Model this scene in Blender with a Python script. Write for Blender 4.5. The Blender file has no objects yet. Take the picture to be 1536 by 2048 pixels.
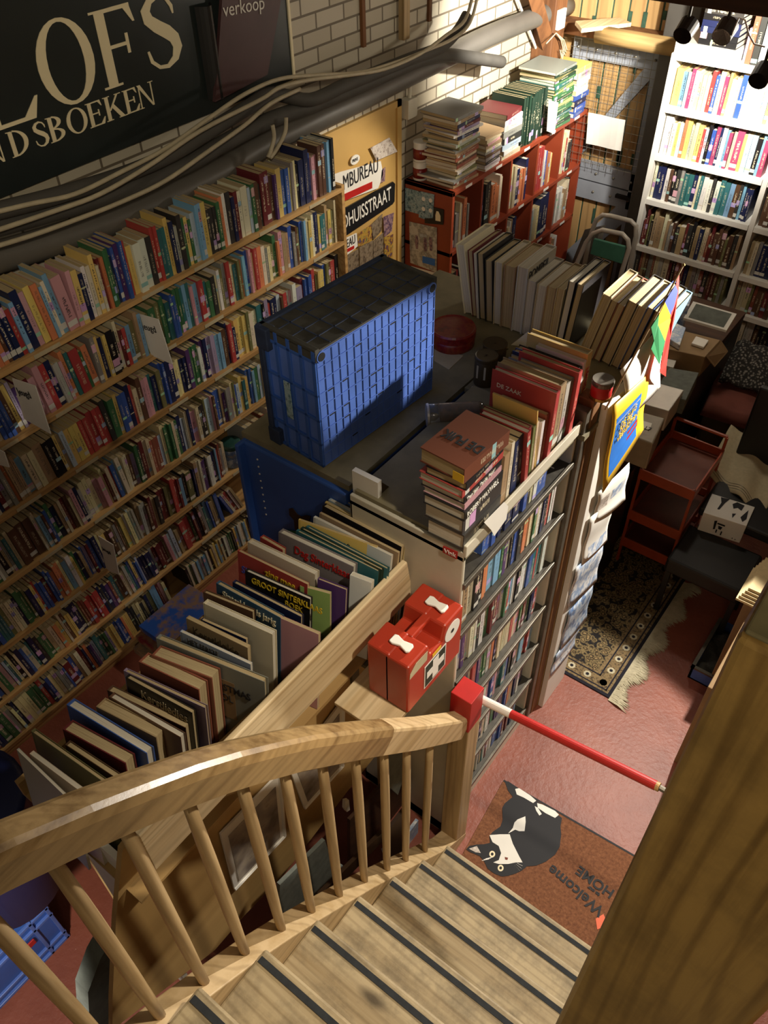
import bpy, math, random
from mathutils import Vector, Matrix
S = bpy.context.scene
COL = S.collection
random.seed(11)

# ------------------------------------------------------------------ camera
F = 1650.0
YAW, PIT, ROL = math.radians(-37.67), math.radians(44.307), math.radians(-1.058)
CAM = Vector((0, 0, 3.0))
_f = Vector((math.sin(YAW)*math.cos(PIT), math.cos(YAW)*math.cos(PIT), -math.sin(PIT)))
_r = _f.cross(Vector((0, 0, 1))).normalized(); _u = _r.cross(_f)
CR = math.cos(ROL)*_r + math.sin(ROL)*_u
CU = -math.sin(ROL)*_r + math.cos(ROL)*_u
cam_data = bpy.data.cameras.new('camera')
cam_data.sensor_fit = 'VERTICAL'; cam_data.sensor_height = 36.0; cam_data.lens = 36.0*F/2048
cam_data.clip_start = 0.02
cam = bpy.data.objects.new('camera', cam_data); COL.objects.link(cam)
cam.matrix_world = Matrix(((CR.x, CU.x, -_f.x, CAM.x), (CR.y, CU.y, -_f.y, CAM.y), (CR.z, CU.z, -_f.z, CAM.z), (0, 0, 0, 1)))
S.camera = cam
def P(px, py, ax, val):
    """the point of the place seen at a pixel of the photograph on the plane axis=val"""
    d = CR*((px-768)/F) - CU*((py-1024)/F) + _f
    t = (val-CAM[ax])/d[ax]
    return CAM + d*t

# ------------------------------------------------------------------ light
S.view_settings.view_transform = 'Standard'; S.view_settings.look = 'None'
S.view_settings.gamma = 1.0; S.view_settings.use_curve_mapping = False
S.view_settings.exposure = 1.25
W = bpy.data.worlds.new('room_dark'); S.world = W; W.use_nodes = True
W.node_tree.nodes['Background'].inputs[0].default_value = (1.0, 0.80, 0.55, 1)
W.node_tree.nodes['Background'].inputs[1].default_value = 0.035
def lamp(name, typ, loc, energy, color, target=None, size=0.04, angle=120, blend=0.3):
    l = bpy.data.lights.new(name, typ); l.energy = energy; l.color = color
    if typ in ('SPOT', 'POINT'): l.shadow_soft_size = size
    if typ == 'SPOT': l.spot_size = math.radians(angle); l.spot_blend = blend
    if typ == 'AREA': l.size = size
    o = bpy.data.objects.new(name, l); COL.objects.link(o); o.location = loc
    if target is not None:
        o.rotation_euler = (Vector(target)-Vector(loc)).to_track_quat('-Z', 'Y').to_euler()
    return o
WARM = (1.0, 0.84, 0.62)
lamp('aisle_spot_light', 'SPOT', (-0.20, 2.78, 1.96), 86, (1, 0.93, 0.82), (-0.62, 1.20, 0.74), 0.02, 82, 0.12)
lamp('back_spot_light', 'SPOT', (-0.95, 3.72, 2.10), 85, (1, 0.94, 0.84), (-1.25, 4.62, 1.95), 0.03, 100, 0.6)
lamp('wall_spot_light', 'SPOT', (-1.45, 4.00, 2.10), 85, (1, 0.94, 0.84), (-2.5, 4.42, 1.72), 0.03, 86, 0.7)
lamp('back_fill_light', 'POINT', (-0.95, 3.55, 2.15), 6, (1, 0.90, 0.74), None, 0.06)
lamp('youth_spot_light', 'SPOT', (-1.5, 3.6, 2.1), 28, (1, 0.91, 0.76), (-2.25, 2.75, 1.0), 0.03, 62, 0.4)
lamp('stair_light', 'SPOT', (0.12, 0.98, 2.84), 42, (1, 0.88, 0.70), (-0.40, 0.68, 0.5), 0.035, 78, 0.8)
lamp('landing_light', 'POINT', (0.35, -0.55, 3.3), 4.6, (1, 0.88, 0.68), None, 0.12)
lamp('added_sign_fill', 'SPOT', (0.30, -0.30, 3.35), 42, (1, 0.88, 0.68), (-2.45, 1.95, 2.15), 0.05, 46, 0.8)  # added fill, narrowed to brighten the sign and spare the lower shelves
lamp('under_stair_light', 'SPOT', (-0.98, -0.30, 1.15), 16, (1, 0.93, 0.82), (-1.55, -0.02, 0.05), 0.04, 75, 0.5)

# ------------------------------------------------------------------ helpers
def srgb(h):
    if isinstance(h, str):
        h = h.lstrip('#'); c = [int(h[i:i+2], 16)/255 for i in (0, 2, 4)]
    else: c = list(h)
    return tuple(x/12.92 if x <= 0.04045 else ((x+0.055)/1.055)**2.4 for x in c)
def newmat(name):
    m = bpy.data.materials.new(name); m.use_nodes = True
    nt = m.node_tree; b = nt.nodes['Principled BSDF']
    return m, nt, b
def N(nt, t, **kw):
    n = nt.nodes.new(t)
    for k, v in kw.items(): setattr(n, k, v)
    return n
def ramp(nt, fac, stops):
    r = N(nt, 'ShaderNodeValToRGB'); e = r.color_ramp.elements
    while len(e) < len(stops): e.new(0.5)
    for el, (p, c) in zip(e, stops): el.position = p; el.color = (*c, 1)
    nt.links.new(fac, r.inputs[0]); return r.outputs[0]
def coords(nt, scale=(1, 1, 1), kind='Object', rot=(0, 0, 0)):
    tc = N(nt, 'ShaderNodeTexCoord'); mp = N(nt, 'ShaderNodeMapping')
    mp.inputs['Scale'].default_value = scale; mp.inputs['Rotation'].default_value = rot
    nt.links.new(tc.outputs[kind], mp.inputs[0]); return mp.outputs[0]
def noise(nt, vec, scale, detail=4, rough=0.55, out='Fac'):
    n = N(nt, 'ShaderNodeTexNoise'); n.inputs['Scale'].default_value = scale
    n.inputs['Detail'].default_value = detail; n.inputs['Roughness'].default_value = rough
    nt.links.new(vec, n.inputs['Vector']); return n.outputs[out]
def bump(nt, b, h, strength=0.3, dist=0.004):
    bp = N(nt, 'ShaderNodeBump'); bp.inputs['Strength'].default_value = strength; bp.inputs['Distance'].default_value = dist
    nt.links.new(h, bp.inputs['Height']); nt.links.new(bp.outputs[0], b.inputs['Normal'])
def plain(name, hexc, rough=0.6, metal=0.0, var=0.12, scale=18, spec=0.5):
    m, nt, b = newmat(name); c = srgb(hexc)
    v = coords(nt)
    f = noise(nt, v, scale, 5)
    col = ramp(nt, f, [(0.3, tuple(x*(1-var) for x in c)), (0.7, tuple(min(1, x*(1+var)) for x in c))])
    nt.links.new(col, b.inputs['Base Color'])
    b.inputs['Roughness'].default_value = rough; b.inputs['Metallic'].default_value = metal
    b.inputs['Specular IOR Level'].default_value = spec
    return m
def wood(name, c1, c2, axis='Y', rough=0.5, grain=34, knots=True, dirt=0.0, ring=1.0, rs=0.2):
    m, nt, b = newmat(name)
    sc = [grain, grain, grain]; sc['XYZ'.index(axis)] = grain*0.045
    v = coords(nt, tuple(sc))
    f = noise(nt, v, 1.0, 5, 0.65)
    f2 = noise(nt, coords(nt, tuple(s*0.25 for s in sc)), 1.0, 3, 0.5)
    mx = N(nt, 'ShaderNodeMath', operation='MULTIPLY_ADD'); mx.inputs[1].default_value = 0.6
    nt.links.new(f, mx.inputs[0])
    m2 = N(nt, 'ShaderNodeMath', operation='MULTIPLY'); m2.inputs[1].default_value = 0.4
    nt.links.new(f2, m2.inputs[0]); nt.links.new(m2.outputs[0], mx.inputs[2])
    col = ramp(nt, mx.outputs[0], [(0.32, srgb(c2)), (0.52, srgb(c1)), (0.72, tuple(min(1, x*1.12) for x in srgb(c1)))])
    wv = N(nt, 'ShaderNodeTexWave', wave_type='BANDS', bands_direction='DIAGONAL'); wv.inputs['Scale'].default_value = ring
    wv.inputs['Distortion'].default_value = 11; wv.inputs['Detail'].default_value = 2; wv.inputs['Detail Scale'].default_value = 0.6
    nt.links.new(coords(nt, tuple(s*0.5 for s in sc)), wv.inputs['Vector'])
    wc = ramp(nt, wv.outputs['Fac'], [(0.0, (1-rs, 1-rs*1.1, 1-rs*1.25)), (0.35, (1, 1, 1))])
    mw = N(nt, 'ShaderNodeMix', data_type='RGBA', blend_type='MULTIPLY'); mw.inputs[0].default_value = 1
    nt.links.new(col, mw.inputs[6]); nt.links.new(wc, mw.inputs[7]); col = mw.outputs[2]
    if knots:
        ks = [9, 9, 9]; ks['XYZ'.index(axis)] = 3.5
        vo = N(nt, 'ShaderNodeTexVoronoi'); vo.inputs['Scale'].default_value = 1.0
        nt.links.new(coords(nt, tuple(ks)), vo.inputs['Vector'])
        kc = ramp(nt, vo.outputs['Distance'], [(0.05, (0, 0, 0)), (0.17, (1, 1, 1))])
        mixk = N(nt, 'ShaderNodeMix', data_type='RGBA')
        nt.links.new(kc, mixk.inputs[0]); mixk.inputs[6].default_value = (*[x*0.35 for x in srgb(c2)], 1)
        nt.links.new(col, mixk.inputs[7]); col = mixk.outputs[2]
    if dirt:
        d = noise(nt, coords(nt), 9, 6, 0.7)
        dc = ramp(nt, d, [(0.36, (1-dirt,)*3), (0.56, (1, 1, 1))])
        mm = N(nt, 'ShaderNodeMix', data_type='RGBA', blend_type='MULTIPLY'); mm.inputs[0].default_value = 1
        nt.links.new(col, mm.inputs[6]); nt.links.new(dc, mm.inputs[7]); col = mm.outputs[2]
    nt.links.new(col, b.inputs['Base Color']); b.inputs['Roughness'].default_value = rough
    bump(nt, b, f, 0.15, 0.002)
    return m
def photo_mat(name, cols, scale=14, rough=0.45):
    m, nt, b = newmat(name)
    f = noise(nt, coords(nt), scale, 3, 0.6)
    n = len(cols)
    r = ramp(nt, f, [(0.30+0.42*i/max(1, n-1), srgb(c)) for i, c in enumerate(cols)])
    nt.links.new(r, b.inputs['Base Color']); b.inputs['Roughness'].default_value = rough
    return m

def AX(v): return Vector(v)
class MB:
    def __init__(s): s.v = []; s.f = []; s.m = []; s.uv = {}
    def face(s, pts, mi=0):
        i = len(s.v); s.v += [tuple(p) for p in pts]; s.f.append(tuple(range(i, i+len(pts)))); s.m.append(mi)
    def hexa(s, b, t, mi=0):
        """b, t: four bottom and four top points, counter-clockwise from above"""
        i = len(s.v); s.v += [tuple(p) for p in b]+[tuple(p) for p in t]
        for q in ((3, 2, 1, 0), (4, 5, 6, 7), (0, 1, 5, 4), (1, 2, 6, 5), (2, 3, 7, 6), (3, 0, 4, 7)):
            s.f.append(tuple(i+k for k in q)); s.m.append(mi)
        return s
    def box(s, x0, x1, y0, y1, z0, z1, mi=0):
        return s.hexa([(x0, y0, z0), (x1, y0, z0), (x1, y1, z0), (x0, y1, z0)], [(x0, y0, z1), (x1, y0, z1), (x1, y1, z1), (x0, y1, z1)], mi)
    def obox(s, c, sx, sy, sz, R=None, mi=0):
        R = R or Matrix.Identity(3); c = Vector(c)
        q = lambda x, y, z: c + R @ Vector((x*sx/2, y*sy/2, z*sz/2))
        return s.hexa([q(-1, -1, -1), q(1, -1, -1), q(1, 1, -1), q(-1, 1, -1)], [q(-1, -1, 1), q(1, -1, 1), q(1, 1, 1), q(-1, 1, 1)], mi)
    def prism(s, poly, off, mi=0):
        """poly: planar 3D points, off: the thickness vector"""
        a = [Vector(p) for p in poly]; off = Vector(off); n = len(a)
        nn = Vector((0, 0, 0))
        for k in range(n): nn += a[k].cross(a[(k+1) % n])
        if nn.dot(off) < 0: a.reverse()
        i = len(s.v); s.v += [tuple(p) for p in a]+[tuple(p+off) for p in a]
        s.f.append(tuple(i+k for k in reversed(range(n)))); s.f.append(tuple(i+n+k for k in range(n))); s.m += [mi, mi]
        for k in range(n):
            s.f.append((i+k, i+(k+1) % n, i+n+(k+1) % n, i+n+k)); s.m.append(mi)
        return s
    def tube(s, path, r, seg=10, mi=0, caps=True):
        path = [Vector(p) for p in path]; rings = []; up = Vector((0, 0, 1)); prev = None
        for k, p in enumerate(path):
            t = (path[min(k+1, len(path)-1)]-path[max(k-1, 0)]).normalized()
            if prev is None:
                a = t.cross(up if abs(t.z) < 0.9 else Vector((1, 0, 0))).normalized()
            else:
                a = (prev - t*prev.dot(t)).normalized()
            prev = a; b = t.cross(a); rr = r[k] if isinstance(r, (list, tuple)) else r
            i = len(s.v)
            s.v += [tuple(p + (a*math.cos(2*math.pi*j/seg)+b*math.sin(2*math.pi*j/seg))*rr) for j in range(seg)]
            rings.append(i)
        for a, b in zip(rings, rings[1:]):
            for j in range(seg):
                s.f.append((a+j, a+(j+1) % seg, b+(j+1) % seg, b+j)); s.m.append(mi)
        if caps:
            s.f.append(tuple(rings[0]+j for j in reversed(range(seg)))); s.f.append(tuple(rings[-1]+j for j in range(seg))); s.m += [mi, mi]
        return s
    def lathe(s, c, prof, seg=24, mi=0, R=None):
        """prof: (radius, height) pairs from bottom to top"""
        c = Vector(c); R = R or Matrix.Identity(3); rings = []
        for r, z in prof:
            rings.append(len(s.v))
            s.v += [tuple(c + R @ Vector((r*math.cos(2*math.pi*j/seg), r*math.sin(2*math.pi*j/seg), z))) for j in range(seg)]
        for a, b in zip(rings, rings[1:]):
            for j in range(seg):
                s.f.append((a+j, a+(j+1) % seg, b+(j+1) % seg, b+j)); s.m.append(mi)
        s.f.append(tuple(rings[0]+j for j in reversed(range(seg)))); s.f.append(tuple(rings[-1]+j for j in range(seg))); s.m += [mi, mi]
        return s
    def grid(s, fn, nu, nv, thick=0, mi=0):
        """an open sheet fn(u, v) with u, v in 0..1; thick: offset vector for the underside"""
        i = len(s.v)
        for b in range(nv+1):
            for a in range(nu+1): s.v.append(tuple(fn(a/nu, b/nv)))
        for b in range(nv):
            for a in range(nu):
                k = i+b*(nu+1)+a; s.f.append((k, k+1, k+nu+2, k+nu+1)); s.m.append(mi)
        return s
    def obj(s, name, mats, parent=None, smooth=False, bevel=0, solid=0):
        me = bpy.data.meshes.new(name); me.from_pydata(s.v, [], s.f)
        for m in (mats if isinstance(mats, (list, tuple)) else [mats]): me.materials.append(m)
        me.polygons.foreach_set('material_index', s.m)
        if smooth: me.polygons.foreach_set('use_smooth', [True]*len(s.f))
        me.validate(); me.update()
        o = bpy.data.objects.new(name, me); COL.objects.link(o)
        if solid:
            md = o.modifiers.new('thickness', 'SOLIDIFY'); md.thickness = solid; md.offset = 0
        if bevel:
            md = o.modifiers.new('edge', 'BEVEL'); md.width = bevel; md.segments = 2; md.limit_method = 'ANGLE'
        if smooth:
            pass
        if parent is not None: adopt(o, parent)
        return o
def world_of(o):
    m = o.matrix_basis.copy(); p = o
    while p.parent is not None:
        m = p.parent.matrix_basis @ p.matrix_parent_inverse @ m if p.parent.parent is None else world_of(p.parent) @ p.matrix_parent_inverse @ m
        return m
    return m
def adopt(o, parent):
    o.parent = parent; o.matrix_parent_inverse = world_of(parent).inverted()
def tag(o, label=None, cat=None, group=None, kind=None):
    if label: o['label'] = label
    if cat: o['category'] = cat
    if group: o['group'] = group
    if kind: o['kind'] = kind
    return o
def thing(name, label, cat, loc=(0, 0, 0), group=None):
    o = bpy.data.objects.new(name, None); o.location = loc; o.empty_display_size = 0.05; COL.objects.link(o)
    return tag(o, label, cat, group)
def solo(name, mb, mats, label, cat, group=None, **kw):
    return tag(mb.obj(name, mats, None, **kw), label, cat, group)
def struct(name, mb, mats, **kw):
    return tag(mb.obj(name, mats, None, **kw), kind='structure')
def text(s, org, xd, yd, size, mat, parent=None, name='title', ext=0.0006, align='LEFT', bold=0.0, sx=1.0):
    cu = bpy.data.curves.new(name, 'FONT'); cu.body = s; cu.size = size; cu.extrude = ext; cu.align_x = align; cu.offset = bold
    cu.materials.append(mat); cu.resolution_u = 3
    o = bpy.data.objects.new(name, cu); COL.objects.link(o)
    xd = Vector(xd).normalized(); yd = Vector(yd); yd = (yd - xd*yd.dot(xd)).normalized(); zd = xd.cross(yd)
    xs = xd*sx
    o.matrix_basis = Matrix(((xs.x, yd.x, zd.x, org[0]), (xs.y, yd.y, zd.y, org[1]), (xs.z, yd.z, zd.z, org[2]), (0, 0, 0, 1)))
    me = bpy.data.meshes.new_from_object(o); me.name = name; mb_ = o.matrix_basis.copy()
    bpy.data.objects.remove(o); bpy.data.curves.remove(cu)
    o = bpy.data.objects.new(name, me); COL.objects.link(o); o.matrix_basis = mb_
    if parent is not None: adopt(o, parent)
    return o
def rotz(a): return Matrix.Rotation(a, 3, 'Z')

# ------------------------------------------------------------------ materials
M = {}
M['pine'] = wood('shelf_pine', '#c39a62', '#8e6435', 'Y', 0.5, 30)
M['tread'] = wood('worn_tread_pine', '#b3a07c', '#8d7650', 'X', 0.6, 30, True, 0.42, 1.5, 0.20)
M['string'] = wood('planed_pine', '#cbb085', '#b39566', 'Y', 0.5, 26, False)
M['rail'] = wood('varnished_pine', '#a3865a', '#705532', 'Y', 0.30, 40, False, 0.2, 0.8, 0.15)
M['baluster'] = wood('pine_baluster', '#b59a70', '#8f7248', 'Z', 0.45, 40, False)
M['post'] = wood('varnished_post_pine', '#b8924e', '#7a5726', 'Z', 0.38, 60, True, 0.3, 1.3, 0.27)
M['post_top'] = plain('dusty_end_grain', '#8f8259', 0.85, 0, 0.3, 30)
M['plank'] = wood('light_laminated_board', '#dcc59c', '#c3a576', 'Y', 0.5, 34, False)
M['panel'] = wood('brown_hardboard', '#b8965f', '#9c7a48', 'Y', 0.6, 6, False, 0, 1.0, 0.05)
M['oldwood'] = wood('old_brown_beam', '#7a4f2c', '#4c2c15', 'Z', 0.7, 18, False)
M['darkbeam'] = wood('dark_brown_beam', '#4a2c14', '#2c190b', 'X', 0.7, 18, False)
M['barn'] = wood('barn_plank', '#b08c5a', '#876840', 'Z', 0.65, 18)
M['rawlog'] = wood('raw_log', '#b59660', '#8a6c3e', 'X', 0.75, 20, False)
M['postbrown'] = wood('brown_post', '#8a6038', '#5f3e20', 'Z', 0.6, 20, False)
M['greymetal'] = plain('grey_steel', '#6d675c', 0.45, 0.6, 0.2, 30)
M['darkmetal'] = plain('dark_slotted_steel', '#4b4740', 0.45, 0.5, 0.25, 30)
M['whitemetal'] = plain('cream_painted_steel', '#c9c2ae', 0.4, 0.0, 0.08, 8)
M['counter'] = plain('dusty_counter_top', '#7d7459', 0.7, 0, 0.22, 12)
M['white'] = plain('white_lacquer', '#e8e4da', 0.5, 0, 0.05, 6)
M['paper'] = plain('white_paper', '#e4e0d6', 0.7, 0, 0.04, 10)
M['oldpaper'] = plain('aged_paper', '#b7a988', 0.8, 0, 0.12, 14)
M['red'] = plain('red_plastic', '#a8341f', 0.35, 0, 0.08, 8)
M['redpaint'] = plain('red_paint', '#b3201c', 0.45, 0, 0.1, 12)
M['orangered'] = plain('orange_red_laminate', '#8f3d24', 0.45, 0, 0.1, 6)
M['trolley'] = plain('orange_enamel', '#a3431f', 0.4, 0, 0.15, 8)
M['trolleytray'] = plain('dusty_orange_tray', '#6e3826', 0.55, 0, 0.2, 10)
M['blue'] = plain('blue_crate_plastic', '#5472bd', 0.35, 0, 0.14, 10)
M['bluedust'] = plain('dusty_blue_plastic', '#24304a', 0.75, 0, 0.35, 16)
M['dust'] = plain('grey_dust_on_plastic', '#3c3a33', 0.9, 0, 0.35, 20)
M['bluesteel'] = plain('blue_painted_steel', '#355aa6', 0.45, 0, 0.14, 5)
M['navy'] = plain('navy_plastic', '#15204f', 0.45, 0, 0.15, 6)
M['black'] = plain('black_plastic', '#181614', 0.5, 0, 0.2, 12)
M['ink'] = plain('black_ink', '#17161a', 0.7, 0, 0.05, 8)
M['slot'] = plain('dark_opening', '#08080a', 0.9, 0, 0.1, 8)
M['pipe'] = plain('grey_pipe', '#5d5952', 0.45, 0, 0.10, 7)
M['pipedark'] = plain('grey_foam_lagging', '#47443e', 0.75, 0, 0.12, 12)
M['cable'] = plain('cream_cable', '#b3a78b', 0.5, 0, 0.12, 25)
M['signgreen'] = plain('sign_board_green_black', '#262c2b', 0.32, 0, 0.22, 3)
M['cream'] = plain('cream_lettering', '#f0e2ba', 0.5, 0, 0.04, 6)
M['maroon'] = plain('maroon_slate', '#4d3232', 0.5, 0, 0.16, 5)
M['yellowboard'] = plain('ochre_wall_board', '#c09a58', 0.55, 0, 0.07, 3)
M['blackenamel'] = plain('black_enamel', '#1b1b1d', 0.3, 0, 0.1, 6)
M['doorgrey'] = plain('grey_door_paint', '#8d9198', 0.6, 0, 0.1, 6)
M['postgrey'] = plain('dark_grey_post_paint', '#4a4640', 0.7, 0, 0.12, 8)
M['greenmark'] = plain('green_weathered_edge', '#2c4a38', 0.8, 0, 0.3, 30)
M['wire'] = plain('galvanised_wire', '#8b8578', 0.4, 0.7, 0.1, 20)
M['brass'] = plain('brass', '#a98a4a', 0.3, 0.8, 0.15, 20)
M['brownlid'] = plain('brown_tin_lid', '#4e3f26', 0.5, 0.2, 0.15, 20)
M['redtin'] = photo_mat('red_printed_tin', ['#5c0f10', '#7e1418', '#8a3a1c', '#6a1014'], 30, 0.35)
M['yellow'] = plain('yellow_card', '#e3b52b', 0.5, 0, 0.06, 8)
M['posterblue'] = plain('poster_blue', '#2d6fc4', 0.5, 0, 0.1, 14)
M['orange'] = plain('orange_print', '#e25a1e', 0.5, 0, 0.06, 8)
M['green'] = plain('green_print', '#2f7d4c', 0.5, 0, 0.06, 8)
M['flagred'] = plain('flag_red', '#d2281c', 0.7, 0, 0.06, 8)
M['flagblue'] = plain('flag_blue', '#3a4ea8', 0.7, 0, 0.06, 8)
M['cardboard'] = plain('brown_cardboard', '#8e7350', 0.8, 0, 0.12, 9)
M['towel'] = plain('cream_towelling', '#b9ab8b', 0.9, 0, 0.08, 60)
M['pinkcloth'] = plain('dusty_red_cloth', '#7c4438', 0.9, 0, 0.15, 12)
M['olive'] = plain('olive_cloth', '#4b3d22', 0.9, 0, 0.15, 14)
M['pagecream'] = plain('page_edges', '#cdb98d', 0.8, 0, 0.1, 40)
M['darkbrown'] = plain('dark_brown_cover', '#33200f', 0.5, 0, 0.15, 12)
M['steptop'] = plain('green_ribbed_step', '#3d7a66', 0.6, 0, 0.1, 20)
M['alu'] = plain('aluminium_tube', '#c4beb4', 0.4, 0.25, 0.08, 12)
M['antislip'] = plain('black_anti_slip_strip', '#26292c', 0.85, 0, 0.25, 60)
M['fabricgrey'] = plain('grey_fabric', '#62665f', 0.9, 0, 0.2, 30)
M['glass'] = newmat('jar_glass')[0]
_b = M['glass'].node_tree.nodes['Principled BSDF']; _b.inputs['Transmission Weight'].default_value = 0.9; _b.inputs['Roughness'].default_value = 0.05; _b.inputs['Base Color'].default_value = (0.9, 0.9, 0.85, 1)

# floor: painted terracotta concrete
m, nt, b = newmat('terracotta_floor_paint'); M['floor'] = m
v = coords(nt); f = noise(nt, v, 3.0, 6, 0.6)
col = ramp(nt, f, [(0.3, srgb('#7a3f2e')), (0.55, srgb('#8f4e3b')), (0.75, srgb('#9b5944'))])
sp = noise(nt, v, 70, 2, 0.5)
spc = ramp(nt, sp, [(0.76, (0, 0, 0)), (0.80, (1, 1, 1))])
mx = N(nt, 'ShaderNodeMix', data_type='RGBA'); nt.links.new(spc, mx.inputs[0]); nt.links.new(col, mx.inputs[6]); mx.inputs[7].default_value = (*srgb('#caa392'), 1)
nt.links.new(mx.outputs[2], b.inputs['Base Color']); b.inputs['Roughness'].default_value = 0.46
bump(nt, b, noise(nt, v, 42, 5, 0.6), 0.5, 0.005)
# bricks
def brickmat(name, w, h, swap=False):
    m, nt, b = newmat(name)
    tc = N(nt, 'ShaderNodeTexCoord'); sep = N(nt, 'ShaderNodeSeparateXYZ'); cmb = N(nt, 'ShaderNodeCombineXYZ')
    nt.links.new(tc.outputs['Object'], sep.inputs[0])
    nt.links.new(sep.outputs['Y'], cmb.inputs['X']); nt.links.new(sep.outputs['Z'], cmb.inputs['Y'])
    br = N(nt, 'ShaderNodeTexBrick'); nt.links.new(cmb.outputs[0], br.inputs['Vector'])
    br.inputs['Scale'].default_value = 1; br.inputs['Brick Width'].default_value = w; br.inputs['Row Height'].default_value = h
    br.inputs['Mortar Size'].default_value = 0.005; br.inputs['Mortar Smooth'].default_value = 0.15
    br.inputs['Color1'].default_value = (*srgb('#c6bda8'), 1); br.inputs['Color2'].default_value = (*srgb('#b3a992'), 1)
    br.inputs['Mortar'].default_value = (*srgb('#6d6251'), 1)
    if swap: br.offset = 0.0
    nt.links.new(br.outputs['Color'], b.inputs['Base Color']); b.inputs['Roughness'].default_value = 0.55
    bump(nt, b, br.outputs['Fac'], -0.6, 0.004)
    return m
M['brick'] = brickmat('white_painted_brick', 0.178, 0.0625)
M['soldier'] = brickmat('white_soldier_brick', 0.0625, 0.178, True)
# rug
m, nt, b = newmat('persian_rug_pile'); M['rug'] = m
v0 = coords(nt); nz = noise(nt, v0, 30, 3, 0.6, 'Color'); va = N(nt, 'ShaderNodeVectorMath', operation='MULTIPLY_ADD'); nt.links.new(nz, va.inputs[0]); va.inputs[1].default_value = (0.03, 0.03, 0.03); nt.links.new(v0, va.inputs[2]); v = va.outputs[0]
vo = N(nt, 'ShaderNodeTexVoronoi'); vo.inputs['Scale'].default_value = 40; nt.links.new(v, vo.inputs['Vector'])
flo = ramp(nt, vo.outputs['Distance'], [(0.06, srgb('#2a1c14')), (0.16, srgb('#a58c60')), (0.28, srgb('#5d4a30')), (0.36, srgb('#161314')), (0.50, srgb('#8a7650')), (0.7, srgb('#1c1818'))])
v2 = N(nt, 'ShaderNodeTexVoronoi'); v2.inputs['Scale'].default_value = 110; nt.links.new(v, v2.inputs['Vector'])
c2 = ramp(nt, v2.outputs['Distance'], [(0.12, (0.25, 0.22, 0.2)), (0.3, (1, 1, 1))])
mm = N(nt, 'ShaderNodeMix', data_type='RGBA', blend_type='MULTIPLY'); mm.inputs[0].default_value = 0.8
nt.links.new(flo, mm.inputs[6]); nt.links.new(c2, mm.inputs[7]); nt.links.new(mm.outputs[2], b.inputs['Base Color']); b.inputs['Roughness'].default_value = 0.95
M['rugedge'] = plain('rug_dark_edge', '#171520', 0.95, 0, 0.3, 40)
M['rugborder'] = photo_mat('rug_border_pattern', ['#2a201a', '#6a583e', '#8a7450', '#33221c'], 90, 0.95)
M['fringe'] = plain('cream_fringe', '#b8ae92', 0.95, 0, 0.12, 60)
# coir mat
m, nt, b = newmat('coir'); M['coir'] = m
f = noise(nt, coords(nt), 90, 4, 0.7)
nt.links.new(ramp(nt, f, [(0.3, srgb('#613a25')), (0.6, srgb('#855639')), (0.8, srgb('#96694a'))]), b.inputs['Base Color']); b.inputs['Roughness'].default_value = 0.95
bump(nt, b, f, 0.6, 0.003)
# tweed
m, nt, b = newmat('tweed_wool'); M['tweed'] = m
ch = N(nt, 'ShaderNodeTexVoronoi'); ch.inputs['Scale'].default_value = 75; nt.links.new(coords(nt), ch.inputs['Vector'])
nt.links.new(ramp(nt, ch.outputs['Distance'], [(0.2, srgb('#8d877e')), (0.5, srgb('#2b2825'))]), b.inputs['Base Color']); b.inputs['Roughness'].default_value = 0.95

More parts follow.
